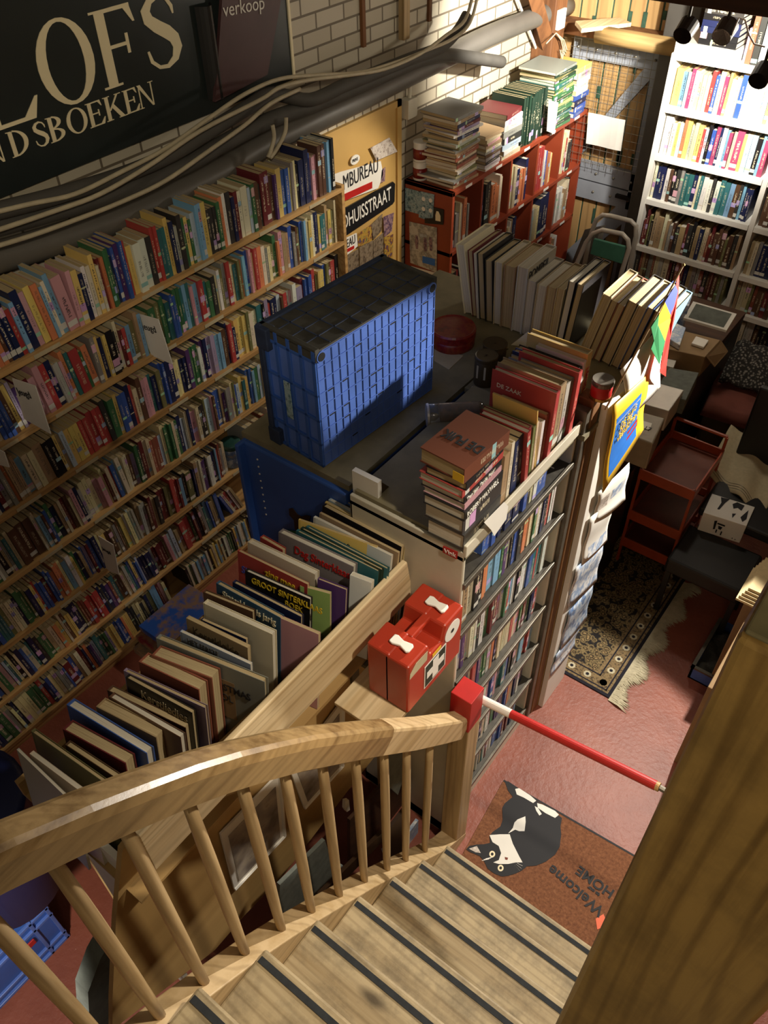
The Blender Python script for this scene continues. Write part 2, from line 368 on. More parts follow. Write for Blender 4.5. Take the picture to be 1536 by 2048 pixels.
# book covers: colour from the object (or, in the mass of small spines, from the mesh), printed title band on the spine
def cover_mat(name, attr):
    m, nt, b = newmat(name)
    if attr:
        a = N(nt, 'ShaderNodeAttribute', attribute_name='Col'); base = a.outputs['Color']; rnd = a.outputs['Alpha']
    else:
        a = N(nt, 'ShaderNodeObjectInfo'); base = a.outputs['Color']; rnd = a.outputs['Random']
    uv = N(nt, 'ShaderNodeUVMap', uv_map='UVMap'); sep = N(nt, 'ShaderNodeSeparateXYZ'); nt.links.new(uv.outputs[0], sep.inputs[0])
    def math_(op, a_, b_, c_=None):
        n = N(nt, 'ShaderNodeMath', operation=op)
        for k, x in enumerate((a_, b_, c_)):
            if x is None: continue
            if isinstance(x, (int, float)): n.inputs[k].default_value = x
            else: nt.links.new(x, n.inputs[k])
        return n.outputs[0]
    u, v_ = sep.outputs['X'], sep.outputs['Y']
    # per-book variation
    r2 = math_('FRACT', math_('MULTIPLY', rnd, 17.31), 0); r3 = math_('FRACT', math_('MULTIPLY', rnd, 71.7), 0); r4 = math_('FRACT', math_('MULTIPLY', rnd, 233.1), 0)
    hsv = N(nt, 'ShaderNodeSeparateColor', mode='RGB'); nt.links.new(base, hsv.inputs[0])
    lum = math_('ADD', math_('MULTIPLY', hsv.outputs[0], 0.3), math_('ADD', math_('MULTIPLY', hsv.outputs[1], 0.6), math_('MULTIPLY', hsv.outputs[2], 0.1)))
    dark = math_('LESS_THAN', lum, 0.22)
    tcol = N(nt, 'ShaderNodeMix', data_type='RGBA'); nt.links.new(dark, tcol.inputs[0]); tcol.inputs[6].default_value = (0.03, 0.025, 0.03, 1); tcol.inputs[7].default_value = (0.72, 0.62, 0.42, 1)
    # title: streaky marks along the spine
    cx = N(nt, 'ShaderNodeCombineXYZ'); nt.links.new(math_('MULTIPLY', u, 2.2), cx.inputs[0]); nt.links.new(math_('MULTIPLY', v_, 55), cx.inputs[1]); nt.links.new(math_('MULTIPLY', rnd, 91), cx.inputs[2])
    ns = N(nt, 'ShaderNodeTexNoise'); ns.inputs['Scale'].default_value = 1; ns.inputs['Detail'].default_value = 1; nt.links.new(cx.outputs[0], ns.inputs['Vector'])
    tt = math_('GREATER_THAN', ns.outputs[0], 0.5)
    inb = math_('MULTIPLY', math_('LESS_THAN', math_('ABSOLUTE', math_('SUBTRACT', u, 0.5), 0), 0.17), math_('MULTIPLY', math_('GREATER_THAN', v_, math_('MULTIPLY_ADD', r2, 0.3, 0.15)), math_('LESS_THAN', v_, math_('MULTIPLY_ADD', r3, 0.35, 0.6))))
    onsp = math_('LESS_THAN', u, 1.2)
    tmask = math_('MULTIPLY', math_('MULTIPLY', tt, inb), onsp)
    # coloured band at the foot or the head
    band = math_('MULTIPLY', math_('MULTIPLY', math_('LESS_THAN', math_('ABSOLUTE', math_('SUBTRACT', v_, math_('MULTIPLY_ADD', r3, 0.8, 0.05)), 0), math_('MULTIPLY', r4, 0.09)), math_('GREATER_THAN', r2, 0.45)), onsp)
    bc = N(nt, 'ShaderNodeCombineColor', mode='HSV'); nt.links.new(r4, bc.inputs[0]); bc.inputs[1].default_value = 0.45; nt.links.new(math_('MULTIPLY_ADD', r2, 0.5, 0.2), bc.inputs[2])
    m1 = N(nt, 'ShaderNodeMix', data_type='RGBA'); nt.links.new(band, m1.inputs[0]); nt.links.new(base, m1.inputs[6]); nt.links.new(bc.outputs[0], m1.inputs[7])
    m2 = N(nt, 'ShaderNodeMix', data_type='RGBA'); nt.links.new(math_('MULTIPLY', tmask, math_('MULTIPLY_ADD', r4, 0.6, 0.25)), m2.inputs[0]); nt.links.new(m1.outputs[2], m2.inputs[6]); nt.links.new(tcol.outputs[2], m2.inputs[7])
    # library sticker
    stk = math_('MULTIPLY', math_('MULTIPLY', math_('LESS_THAN', math_('ABSOLUTE', math_('SUBTRACT', v_, 0.12), 0), 0.05), math_('GREATER_THAN', r4, 0.72)), onsp)
    m3 = N(nt, 'ShaderNodeMix', data_type='RGBA'); nt.links.new(stk, m3.inputs[0]); nt.links.new(m2.outputs[2], m3.inputs[6]); m3.inputs[7].default_value = (0.6, 0.58, 0.52, 1)
    nt.links.new(m3.outputs[2], b.inputs['Base Color']); b.inputs['Roughness'].default_value = 0.42
    return m
M['cover'] = cover_mat('printed_book_cover', False)
M['covermass'] = cover_mat('printed_book_cover_small', True)
m, nt, b = newmat('book_page_block'); M['pages'] = m
f = noise(nt, coords(nt, (60, 1.5, 1.5)), 1.0, 3, 0.6)
nt.links.new(ramp(nt, f, [(0.3, srgb('#8f7b56')), (0.6, srgb('#c2ad83')), (0.8, srgb('#d3c29b'))]), b.inputs['Base Color']); b.inputs['Roughness'].default_value = 0.85
M['pageswhite'] = m2_ = m.copy(); m2_.name = 'white_page_block'
for nd in m2_.node_tree.nodes:
    if nd.type == 'VALTORGB':
        for el, c in zip(nd.color_ramp.elements, ('#a9a08c', '#d8d0bd', '#e6dfcf')): el.color = (*srgb(c), 1)

# ------------------------------------------------------------------ books
def book_geo(hard):
    c, o = (0.09, 0.022) if hard else (0.05, 0.004)
    v = []; f = []; mi = []; uv = []
    def bx(x0, x1, y0, y1, z0, z1, m, spine=False):
        i = len(v)
        v.extend([(x0, y0, z0), (x1, y0, z0), (x1, y1, z0), (x0, y1, z0), (x0, y0, z1), (x1, y0, z1), (x1, y1, z1), (x0, y1, z1)])
        for q in ((3, 2, 1, 0), (4, 5, 6, 7), (0, 1, 5, 4), (1, 2, 6, 5), (2, 3, 7, 6), (3, 0, 4, 7)):
            f.append(tuple(i+k for k in q)); mi.append(m)
            for k in q:
                p = v[i+k]; uv.append((p[0]+0.5, p[2]) if (spine and q == (0, 1, 5, 4)) else (5, p[2]))
    bx(-0.5, -0.5+c, 0.015, 1, 0, 1, 0); bx(0.5-c, 0.5, 0.015, 1, 0, 1, 0)
    bx(-0.5, 0.5, 0, 0.02, 0, 1, 0, True)
    bx(-0.5+c, 0.5-c, 0.02, 1-o, o*0.6, 1-o*0.7, 1)
    return v, f, mi, uv
def book_mesh(name, hard, pages, cover='cover'):
    v, f, mi, uv = book_geo(hard)
    me = bpy.data.meshes.new(name); me.from_pydata(v, [], f); me.materials.append(M[cover]); me.materials.append(M[pages])
    me.polygons.foreach_set('material_index', mi); l = me.uv_layers.new(name='UVMap')
    l.data.foreach_set('uv', [x for p in uv for x in p]); me.update(); return me
BK = {'pb': book_mesh('paperback', False, 'pages'), 'hc': book_mesh('hardcover', True, 'pages'), 'hw': book_mesh('hardcover_white', True, 'pageswhite'), 'pw': book_mesh('paperback_white', False, 'pageswhite')}
PAL = {'cream': '#cbb98c', 'white': '#d9d4c8', 'ivory': '#d8cba6', 'black': '#1b191b', 'charcoal': '#35322f', 'navy': '#1b2550', 'blue': '#2a55a8', 'sky blue': '#6aa3c8', 'pale blue': '#a9bccb',
       'teal': '#1f6a6c', 'green': '#2f6b3a', 'olive': '#6d6b32', 'lime green': '#86a83a', 'yellow': '#dcb93a', 'pale yellow': '#dccf86', 'orange': '#d2722a', 'red': '#b32a22', 'dark red': '#6e1a1c',
       'pink': '#c98a92', 'magenta': '#a32c5e', 'purple': '#553070', 'lilac': '#9a86a8', 'grey': '#86827a', 'silver grey': '#aaa69c', 'brown': '#5d3b22', 'tan': '#a68555', 'rust': '#93462a', 'dark green': '#1f3b2a', 'terracotta': '#a4502c'}
MIX_KIDS = ['cream', 'cream', 'white', 'ivory', 'black', 'charcoal', 'navy', 'navy', 'blue', 'blue', 'sky blue', 'sky blue', 'pale blue', 'teal', 'green', 'green', 'olive', 'yellow', 'yellow', 'pale yellow', 'orange', 'orange', 'red', 'red', 'dark red', 'pink', 'purple', 'lilac', 'grey', 'silver grey', 'brown', 'tan']
MIX_DARK = ['olive', 'grey', 'charcoal', 'navy', 'brown', 'tan', 'cream', 'blue', 'green', 'dark red', 'silver grey', 'teal', 'pale yellow', 'lilac', 'rust', 'pale blue']
MIX_WHITE = ['white', 'white', 'white', 'ivory', 'cream', 'pale yellow', 'silver grey', 'black', 'navy', 'red', 'sky blue', 'yellow', 'magenta', 'pale blue', 'blue', 'orange']
MIX_MID = ['white', 'black', 'charcoal', 'black', 'navy', 'grey', 'silver grey', 'ivory', 'red', 'sky blue', 'teal', 'orange', 'purple', 'brown', 'cream', 'white', 'dark red']
MIX_OLD = ['brown', 'tan', 'cream', 'black', 'charcoal', 'grey', 'dark red', 'dark green', 'olive', 'navy', 'ivory', 'rust', 'silver grey', 'brown', 'tan', 'black']
MIX_RED = ['ivory', 'cream', 'white', 'navy', 'black', 'charcoal', 'red', 'blue', 'cream', 'tan', 'grey', 'silver grey', 'white', 'orange', 'navy']
def ordinal(n): return '%d%s' % (n, 'th' if 10 <= n % 100 <= 20 else {1: 'st', 2: 'nd', 3: 'rd'}.get(n % 10, 'th'))
def jit(c, k=0.12):
    c = srgb(c); g = 1+random.uniform(-k, k); l_ = 0.3*c[0]+0.6*c[1]+0.1*c[2]; c = [x*0.78+l_*0.22 for x in c]
    return tuple(max(0, min(1, x*g*(1+random.uniform(-k, k)*0.5))) for x in c)
def book(name, mesh, col, loc, rz, th, dep, h, lean=0.0, tip=0.0, label=None, cat='book', group=None, R=None):
    """loc: middle of the spine's foot; rz turns the spine (facing -Y at 0); lean tilts along the row, tip tilts the head back"""
    o = bpy.data.objects.new(name, BK[mesh]); COL.objects.link(o)
    Rm = R or (Matrix.Rotation(rz, 3, 'Z') @ Matrix.Rotation(lean, 3, 'Y') @ Matrix.Rotation(tip, 3, 'X'))
    A = Rm @ Matrix.Diagonal((th, dep, h))
    o.matrix_basis = Matrix.Translation(loc) @ A.to_4x4()
    c = PAL.get(col, col); o.color = (*jit(c), 1)
    return tag(o, label, cat, group)
def row_specs(length, tr, hr, dr, pal, runs=0.15, gap=0.0008, lean_p=0.0):
    out = []; x = 0; prev = None
    while x < length:
        if prev and random.random() < runs: col, t, h = prev
        else:
            col = random.choice(pal); t = random.uniform(*tr)*(1.6 if random.random() < 0.08 else 1); h = random.uniform(*hr)
        if x+t > length: break
        lean = 0.0
        prev = (col, t, h)
        out.append((x+t/2, t, h, random.uniform(*dr), col, lean)); x += t+gap
    return out
def place_row(p0, rz, specs, kind, where, end, group, mesh='pb', lean=0.0, rev=False, setback=0.012, cat='book'):
    d = Vector((math.cos(rz), math.sin(rz), 0)); bk = Vector((-math.sin(rz), math.cos(rz), 0)); n = len(specs)
    for k, (x, t, h, dep, col, ln) in enumerate(specs):
        num = (n-k) if rev else k+1
        p = Vector(p0)+d*x+bk*(setback+random.uniform(0, 0.012))
        l = lean+random.uniform(-0.012, 0.012)
        if l > 0.02: p += Vector((0, 0, 0.5*t*math.sin(l)))
        elif l < -0.02: p += Vector((0, 0, 0.5*t*math.sin(-l)))
        yield book(kind, mesh if isinstance(mesh, str) else random.choice(mesh), col, p, rz, t*0.97, dep, h, l, 0, '%s %s %s, %s from the %s' % (col, kind.replace('_', ' '), where, ordinal(num), end), cat, group)

# ------------------------------------------------------------------ the room
struct('floor', MB().box(-2.7, 1.6, -1.6, 5.3, -0.05, 0), M['floor'])
struct('wall_left', MB().box(-2.7, -2.5, -1.6, 5.2, 0, 3.4), M['brick'])
struct('trim_1', MB().box(-2.5, -2.494, 2.66, 3.40, 1.655, 1.74), M['soldier'])
struct('wall_back', MB().box(-2.5, 1.6, 5.12, 5.3, 0, 3.2), M['oldwood'])
struct('wall_right', MB().box(1.5, 1.7, -1.6, 5.2, 0, 3.4), M['panel'])
# barn door of planks behind a grey braced frame
D = MB(); xs = [-2.46+0.098*k for k in range(9)]
for k, x in enumerate(xs[:-1]): D.box(x+0.003, x+0.092, 5.0, 5.03, 0.02, 2.05)
door = tag(D.obj('door_1', M['barn'], bevel=0.004), kind='structure')
g = MB()
for k, x in enumerate(xs): g.box(x-0.006, x+0.005, 5.005, 5.028, 0.02, 2.05)
for k in range(60):
    x = random.choice(xs)+random.uniform(-0.012, 0.012); z = random.uniform(0.1, 2.0); g.box(x-random.uniform(0.006, 0.016), x+random.uniform(0.006, 0.016), 4.995, 5.01, z, z+random.uniform(0.03, 0.12))
g.obj('weathered_gap', M['greenmark'], door)
fr = MB(); Y0, Y1 = 4.965, 4.998
def q(*pts, th=(0, 0.03, 0)): fr.prism([(x, Y0, z) for x, z in pts], th)
q((-2.36, 1.505), (-1.80, 1.505), (-1.80, 1.625), (-2.36, 1.625)); q((-2.36, 0.70), (-1.80, 0.70), (-1.80, 0.81), (-2.36, 0.81)); q((-2.36, 0.82), (-1.80, 0.82), (-1.80, 0.93), (-2.36, 0.93))
q((-2.36, 0.93), (-2.27, 0.93), (-2.27, 1.505), (-2.36, 1.505)); q((-1.86, 0.1), (-1.80, 0.1), (-1.80, 1.505), (-1.86, 1.505))
q((-2.27, 0.95), (-2.22, 0.95), (-1.86, 1.46), (-1.86, 1.505), (-1.91, 1.505)); q((-2.36, 0.12), (-2.25, 0.10), (-1.86, 0.60), (-1.86, 0.70), (-1.92, 0.70))
q((-2.36, 0.02), (-1.80, 0.02), (-1.80, 0.12), (-2.36, 0.12))
fr.obj('braced_frame', M['doorgrey'], door)
bl = MB()
for z in (1.56, 0.87, 0.755):
    for k in range(5): bl.lathe((-2.33+0.12*k, 4.965, z), [(0.008, 0), (0.008, 0.005), (0.003, 0.009)], 8, 0, Matrix.Rotation(math.pi/2, 3, 'X'))
bl.obj('bolt', M['wire'], door)
ha = MB().box(-1.93, -1.83, 4.94, 4.965, 0.765, 0.785); ha.obj('door_handle', M['black'], door)
# wire mesh in front of the door
wm = MB(); p = P(1150, 68, 1, 4.90)
for k in range(13): x = -2.33+0.0445*k; wm.tube([(x, 4.90, 0.93), (x, 4.90, 1.64)], 0.0016, 5)
for k in range(16): z = 0.95+0.0445*k; wm.tube([(-2.35, 4.903, z), (-1.78, 4.903, z)], 0.0016, 5)
solo('wire_mesh_panel', wm, M['wire'], 'galvanised wire mesh panel hung before the grey braced barn door', 'wire mesh')
pp = MB(); pp.grid(lambda u, v: P(1177+(1251-1177)*u-5*v-4*u*v, 225+15*u+62*v, 1, 4.885)+Vector((0, 0.004*math.sin(6*u), 0)), 6, 5)
solo('paper_notice', pp, M['paper'], 'blank white paper notice behind the wire mesh of the barn door', 'notice', solid=0.002)
struct('trim_2', MB().box(-1.80, -1.62, 4.86, 4.99, 0, 2.1), M['postgrey'], bevel=0.006)
struct('trim_3', MB().box(-2.5, -1.62, 4.86, 5.0, 1.64, 1.70), M['oldwood'], bevel=0.005)
lg = MB(); lg.tube([P(1195, 68, 1, 4.8), P(1350, 95, 1, 4.8)], 0.045, 12)
solo('log', lg, M['rawlog'], 'rough pale log lying along the lintel above the barn door', 'log', smooth=True)
bb = MB(); a, b_, c, d = P(1153, 50, 1, 4.80), P(1190, 57, 1, 4.72), P(1232, 33, 1, 4.80), P(1200, 24, 1, 4.95)
z = 1.70; bb.prism([(a.x, 4.78, z+0.015), (a.x+0.1, 4.66, z+0.015), (a.x+0.27, 4.92, z+0.015), (a.x+0.17, 4.98, z+0.015)], (0, 0, 0.02))
solo('timber_offcut', bb, M['plank'], 'short pale sawn board resting on the lintel beside the log', 'board')
struct('pillar', MB().box(-2.5, -2.37, 4.70, 4.84, 0, 2.6), M['oldwood'], bevel=0.006)
br = MB(); a, b_ = P(1068, 30, 0, -2.42), P(1115, 130, 0, -2.42)
br.tube([a+Vector((0, -0.1, 0.2)), b_+Vector((0, 0.12, -0.22))], 0.05, 4)
struct('beam', br, M['oldwood'])
sw = MB().obox(P(1122, 38, 0, -2.36), 0.02, 0.08, 0.10)
solo('socket_box', sw, M['white'], 'white switch box on the corner post above the stacked green books', 'switch box', bevel=0.004)
cw = MB()
for k in range(3):
    pts = [P(1092, 88, 0, -2.35), P(1112, 66, 0, -2.34), P(1122+3*k, 80, 0, -2.34), P(1130+2*k, 112-6*k, 0, -2.34), P(1120+4*k, 100, 0, -2.34), P(1124, 122, 0, -2.34)]
    cw.tube(pts, 0.0035, 6)
solo('coiled_cable', cw, M['cable'], 'looped cream cable hanging from the corner post near the switch box', 'cable', smooth=True)
tr = MB(); tr.tube([P(1035, 0, 0, -2.47), P(1078, 112, 0, -2.47)], 0.008, 6); solo('conduit', tr, M['white'], 'thin white conduit running down the lit brick wall to the green books', 'conduit')
# beam across the top right with its clip-on lamps
a = P(1350, 2, 1, 3.2); zb = a.z
struct('beam', MB().box(-1.35, 1.5, 3.2, 3.36, zb-0.01, zb+0.25), M['darkbeam'], bevel=0.008)
for k, (px, py, lab) in enumerate(((1450, 62, 'black clip lamp on the dark beam above the stack of black books'), (1523, 150, 'black clip lamp hanging lowest from the dark beam, at its far end'), (1372, 60, 'small black clip lamp where the dark beam meets the barn door post'))):
    c = P(px, py, 1, 3.32); t = thing('clip_lamp', lab, 'lamp', c)
    R = Matrix.Rotation(math.radians(-62), 3, 'X')
    MB().lathe(c, [(0.034, -0.03), (0.036, 0.03), (0.03, 0.036), (0.030, 0.03)], 18, 0, R).obj('lamp_head', M['black'], t, smooth=False)
    MB().lathe(c+R @ Vector((0, 0, -0.03)), [(0.033, 0), (0.033, 0.004)], 18, 0, R).obj('lamp_rim', M['white' if k == 0 else 'black'], t)
    MB().tube([c, c+Vector((0, 0.01, zb-c.z+0.01))], 0.006, 8).obj('clamp_arm', M['black'], t)
cb = MB(); cb.tube([P(1462, 72, 1, 3.3), P(1478, 36, 1, 3.3), P(1490, 40, 1, 3.3), P(1498, 70, 1, 3.3), P(1508, 88, 1, 3.3), P(1530, 94, 1, 3.3)], 0.0028, 6)
solo('lamp_cable', cb, M['white'], 'white lamp cable looping between the two larger clip lamps', 'cable', smooth=True)

# ------------------------------------------------------------------ wall furniture on the left wall
# painted sign board
s = thing('shop_sign', 'large dark green sign board with cream serif lettering on brick wall', 'sign', (-2.48, 1.6, 1.95))
MB().box(-2.495, -2.47, 0.6, 2.655, 1.925, 2.9).obj('sign_board', M['signgreen'], s)
fm = MB().box(-2.495, -2.464, 2.650, 2.662, 1.925, 2.9).box(-2.495, -2.464, 2.50, 2.662, 1.917, 1.927); fm.obj('frame_edge', M['cream'], s)
def ring(cx, cy, ox, oy, ix, iy, a0=0, a1=360, n=28):
    out = []
    for k in range(n):
        t0 = math.radians(a0+(a1-a0)*k/n); t1 = math.radians(a0+(a1-a0)*(k+1)/n)
        out.append([(cx+ox*math.cos(t0), cy+oy*math.sin(t0)), (cx+ox*math.cos(t1), cy+oy*math.sin(t1)), (cx+ix*math.cos(t1), cy+iy*math.sin(t1)), (cx+ix*math.cos(t0), cy+iy*math.sin(t0))])
    return out
def rc(x0, y0, x1, y1): return [(x0, y0), (x1, y0), (x1, y1), (x0, y1)]
STEM = [rc(0.1, 0, 0.24, 1), rc(0.03, 0, 0.31, 0.03), rc(0.03, 0.97, 0.31, 1)]
ARMT = [rc(0.2, 0.95, 0.62, 1), [(0.52, 0.95), (0.62, 0.95), (0.66, 0.76), (0.63, 0.76)]]
ARMM = [rc(0.2, 0.49, 0.5, 0.535), [(0.48, 0.38), (0.52, 0.38), (0.52, 0.64), (0.48, 0.64)]]
FOOT = [rc(0.2, 0, 0.64, 0.05), [(0.52, 0.05), (0.64, 0.0), (0.72, 0.27), (0.69, 0.27)]]
def sweep(pts):
    out = []
    for k in range(len(pts)-1):
        (x0, y0, w0), (x1, y1, w1) = pts[k], pts[k+1]
        def nrm(i):
            a = pts[max(i-1, 0)]; b = pts[min(i+1, len(pts)-1)]; dx, dy = b[0]-a[0], b[1]-a[1]; l = math.hypot(dx, dy); return -dy/l, dx/l
        n0, n1 = nrm(k), nrm(k+1)
        out.append([(x0+n0[0]*w0/2, y0+n0[1]*w0/2), (x1+n1[0]*w1/2, y1+n1[1]*w1/2), (x1-n1[0]*w1/2, y1-n1[1]*w1/2), (x0-n0[0]*w0/2, y0-n0[1]*w0/2)])
    return out
GL = {'L': STEM+FOOT, 'F': STEM+ARMT+ARMM, 'E': STEM+ARMT+ARMM+FOOT, 'O': ring(0.43, 0.5, 0.40, 0.52, 0.26, 0.475),
      'D': STEM+ring(0.2, 0.5, 0.52, 0.5, 0.37, 0.455, -90, 90), 'B': STEM+ring(0.2, 0.755, 0.36, 0.245, 0.22, 0.2, -90, 90)+ring(0.2, 0.26, 0.42, 0.26, 0.28, 0.215, -90, 90),
      'N': [rc(0.12, 0, 0.165, 1), rc(0.72, 0, 0.765, 1), [(0.06, 1), (0.22, 1), (0.765, 0), (0.68, 0)], rc(0.03, 0, 0.25, 0.03), rc(0.62, 0.97, 0.86, 1)],
      'K': STEM+[[(0.22, 0.40), (0.28, 0.40), (0.68, 1), (0.61, 1)], [(0.33, 0.52), (0.42, 0.64), (0.82, 0), (0.64, 0)], rc(0.52, 0.97, 0.78, 1), rc(0.56, 0, 0.88, 0.03)],
      'S': sweep([(0.57, 0.70, 0.02), (0.56, 0.80, 0.05), (0.50, 0.91, 0.05), (0.38, 0.97, 0.06), (0.25, 0.93, 0.09), (0.17, 0.82, 0.13), (0.19, 0.70, 0.15), (0.30, 0.59, 0.17), (0.43, 0.49, 0.18), (0.53, 0.38, 0.16), (0.56, 0.25, 0.14), (0.50, 0.11, 0.10), (0.37, 0.03, 0.06), (0.24, 0.05, 0.05), (0.14, 0.15, 0.05), (0.11, 0.30, 0.03)])}
def letter(ch, y, z, w, h, name='letter'):
    mb = MB()
    for i_, poly in enumerate(GL[ch]): mb.prism([(-2.4698, y+a*w, z+b*h) for a, b in poly], (0.0024+0.00012*(i_ % 7), 0, 0))
    mb.obj(name, M['cream'], s)
letter('L', 1.29, 2.108, 0.30, 0.222); letter('O', 1.525, 2.112, 0.258, 0.232); letter('F', 1.745, 2.116, 0.27, 0.222); letter('S', 1.925, 2.118, 0.285, 0.222)
ys = [(1.262, 'N'), (1.352, 'N')]
pos = [('N', 1.272, 0.085), ('D', 1.362, 0.098), ('S', 1.448, 0.092), ('B', 1.505, 0.100), ('O', 1.578, 0.098), ('E', 1.660, 0.098), ('K', 1.730, 0.098), ('E', 1.812, 0.092), ('N', 1.872, 0.088)]
for ch, y, w in pos: letter(ch, y, 2.022+0.004*(y-1.3), w, 0.074)
mrn = thing('slate_panel', 'maroon slate panel with chalked word hanging over the green sign', 'slate', (-2.44, 2.4, 1.97))
a1, a2, a3, a4 = P(425, 203, 0, -2.44), P(530, 148, 0, -2.44), P(560, -20, 0, -2.44), P(440, -20, 0, -2.44)
MB().prism([a1, a2, a3, a4], (0.014, 0, 0)).obj('slate', M['maroon'], mrn)
text('verkoop', P(447, 34, 0, -2.424), (0, 1, -0.07), (0, 0, 1), 0.062, M['paper'], mrn, 'chalk_word')
mk = MB(); mk.grid(lambda u, v: (-2.462+0.035*math.sin(math.pi*u), P(405, 100, 0, -2.46).y-0.005+0.07*u, 1.975+0.30*v), 8, 2)
solo('leather_case', mk, M['black'], 'dark leather case hanging between the sign lettering and maroon slate', 'case', solid=0.006)

# ochre board with enamel signs between the pine bookcase and the red bookcase
yb = thing('ochre_board', 'ochre painted board on brick wall between pine and red bookcases', 'board', (-2.49, 3.0, 0.4))
MB().box(-2.5, -2.485, 2.55, 3.40, 0.1, 1.655).obj('board', M['yellowboard'], yb)
MB().box(-2.487, -2.475, 3.37, 3.405, 0.1, 1.655).box(-2.487, -2.475, 2.55, 3.405, 1.625, 1.655).obj('board_frame', M['yellowboard'], yb)
def sheet(name, pts, mat, lab, cat, x=-2.478, th=0.004, group=None, ax=0, d=1):
    mb = MB(); off = [0, 0, 0]; off[ax] = th*d
    mb.prism([P(a, b, ax, x) for a, b in pts], off)
    return solo(name, mb, mat, lab, cat, group)
es = thing('enamel_sign', 'white enamel sign reading MBUREAU with red bar on ochre board', 'sign', P(720, 360, 0, -2.478))
MB().prism([P(a, b, 0, -2.478) for a, b in ((600, 430), (600, 372), (682, 343), (760, 322), (765, 348), (755, 376), (682, 403))], (0.005, 0, 0)).obj('sign_plate', M['white'], es)
tb = P(688, 375, 0, -2.470); text('MBUREAU', (-2.4715, tb.y-0.005, tb.z-0.012), (0, 1, 0.0), (0, 0, 1), 0.098, M['ink'], es, 'lettering', sx=0.62)
MB().prism([P(a, b, 0, -2.472) for a, b in ((684, 404), (684, 390), (744, 363), (744, 376))], (0.002, 0, 0)).obj('red_bar', M['redpaint'], es)
es = thing('enamel_sign', 'black enamel street sign reading DHUISSTRAAT on ochre board', 'sign', P(720, 420, 0, -2.478))
MB().prism([P(a, b, 0, -2.478) for a, b in ((620, 500), (620, 448), (686, 417), (784, 363), (788, 367), (787, 402), (783, 408), (688, 472))], (0.007, 0, 0)).obj('sign_plate', M['blackenamel'], es)
tb = P(688, 462, 0, -2.469); te = P(781, 405, 0, -2.469)
text('DHUISSTRAAT', (-2.4695, tb.y-0.008, tb.z+0.008), (0, te.y-tb.y, te.z-tb.z+0.006), (0, 0, 1), 0.098, M['white'], es, 'lettering', sx=0.62, bold=0.0006)
es = thing('enamel_sign', 'small white sign ending REAU with red bar under street sign', 'sign', P(700, 480, 0, -2.478))
MB().prism([P(a, b, 0, -2.478) for a, b in ((650, 530), (650, 495), (712, 466), (714, 492), (690, 512))], (0.005, 0, 0)).obj('sign_plate', M['white'], es)
tb = P(689, 498, 0, -2.470); text('REAU', (-2.4715, tb.y-0.004, tb.z-0.004), (0, 1, 0.02), (0, 0, 1), 0.062, M['ink'], es, 'lettering', sx=0.62)
MB().prism([P(a, b, 0, -2.472) for a, b in ((689, 507), (689, 500), (708, 491), (708, 497))], (0.002, 0, 0)).obj('red_bar', M['redpaint'], es)
es = thing('enamel_plate', 'small oval white plate reading PRIVE on ochre board', 'sign', P(709, 319, 0, -2.478))
c = P(709, 319, 0, -2.478); MB().prism([(c.x, c.y+0.034*math.cos(t*math.pi/10), c.z+0.021*math.sin(t*math.pi/10)) for t in range(20)], (0.005, 0, 0)).obj('sign_plate', M['white'], es)
text('PRIVE', (c.x+0.006, c.y-0.024, c.z-0.007), (0, 1, 0), (0, 0, 1), 0.021, M['ink'], es, 'lettering', sx=0.85)
M['ph1'] = photo_mat('faded_portrait_print', ['#7a6a5a', '#b8aaa0', '#d6ccc0', '#5a4038'], 40)
M['ph2'] = photo_mat('shop_interior_print', ['#2a2320', '#6a5a48', '#8a7a64', '#3a302a'], 45)
M['ph3'] = photo_mat('colour_spines_print', ['#3a5a4a', '#b8923a', '#6a3a30', '#4a5a7a'], 45)
M['ph4'] = photo_mat('purple_card_print', ['#2a2040', '#6a5060', '#a08080', '#3a2a50'], 50)
M['ph5'] = photo_mat('beach_walk_print', ['#b8b2a0', '#c8c4b8', '#8a8578', '#b0b8be'], 22)
M['ph6'] = photo_mat('blue_pattern_print', ['#1f3340', '#6d8d98', '#9fb4ba', '#2c4654'], 60)
M['ph7'] = photo_mat('winter_scene_print', ['#dfe6ee', '#8fa8cc', '#f0f0ee', '#4c6290'], 18)
M['ph8'] = photo_mat('harbour_print', ['#8aa8c8', '#c8d0d8', '#5a7aa8', '#a89a80'], 24)
def card(px, mat, lab, ax=0, val=-2.476, th=0.003, cat='picture', name='photo_card', group=None, d=1): return sheet(name, px, M[mat], lab, cat, val, th, group, ax, d)
card(((740, 296), (778, 275), (794, 303), (752, 321)), 'ph1', 'pale photo card stuck crookedly at the top of the ochre board')
card(((760, 342), (770, 334), (769, 362), (759, 366)), 'ph4', 'tiny dark card at the end of the MBUREAU sign')
card(((714, 468), (742, 449), (746, 480), (716, 494)), 'ph3', 'photo card of coloured spines below the street sign')
card(((742, 449), (764, 428), (762, 462), (744, 482)), 'ph2', 'dark photo card between the spines card and the purple card')
card(((766, 434), (787, 425), (783, 462), (768, 474)), 'ph4', 'purple card near the ochre board edge under the street sign')
card(((690, 512), (716, 498), (718, 560), (692, 585)), 'ph2', 'tall photo of packed shelves beside the pine bookcase end', name='shop_photograph', val=-2.4755)
card(((718, 495), (745, 480), (745, 540), (720, 570)), 'ph2', 'photo of packed shelves just behind the blue crate', name='shop_photograph', val=-2.4755)
card(((746, 482), (766, 465), (766, 530), (746, 545)), 'ph2', 'narrow photo of shelves next to the green doodle card', name='shop_photograph', val=-2.4755)
card(((768, 475), (786, 468), (784, 520), (768, 528)), 'ph3', 'pale green doodle card low on the ochre board')

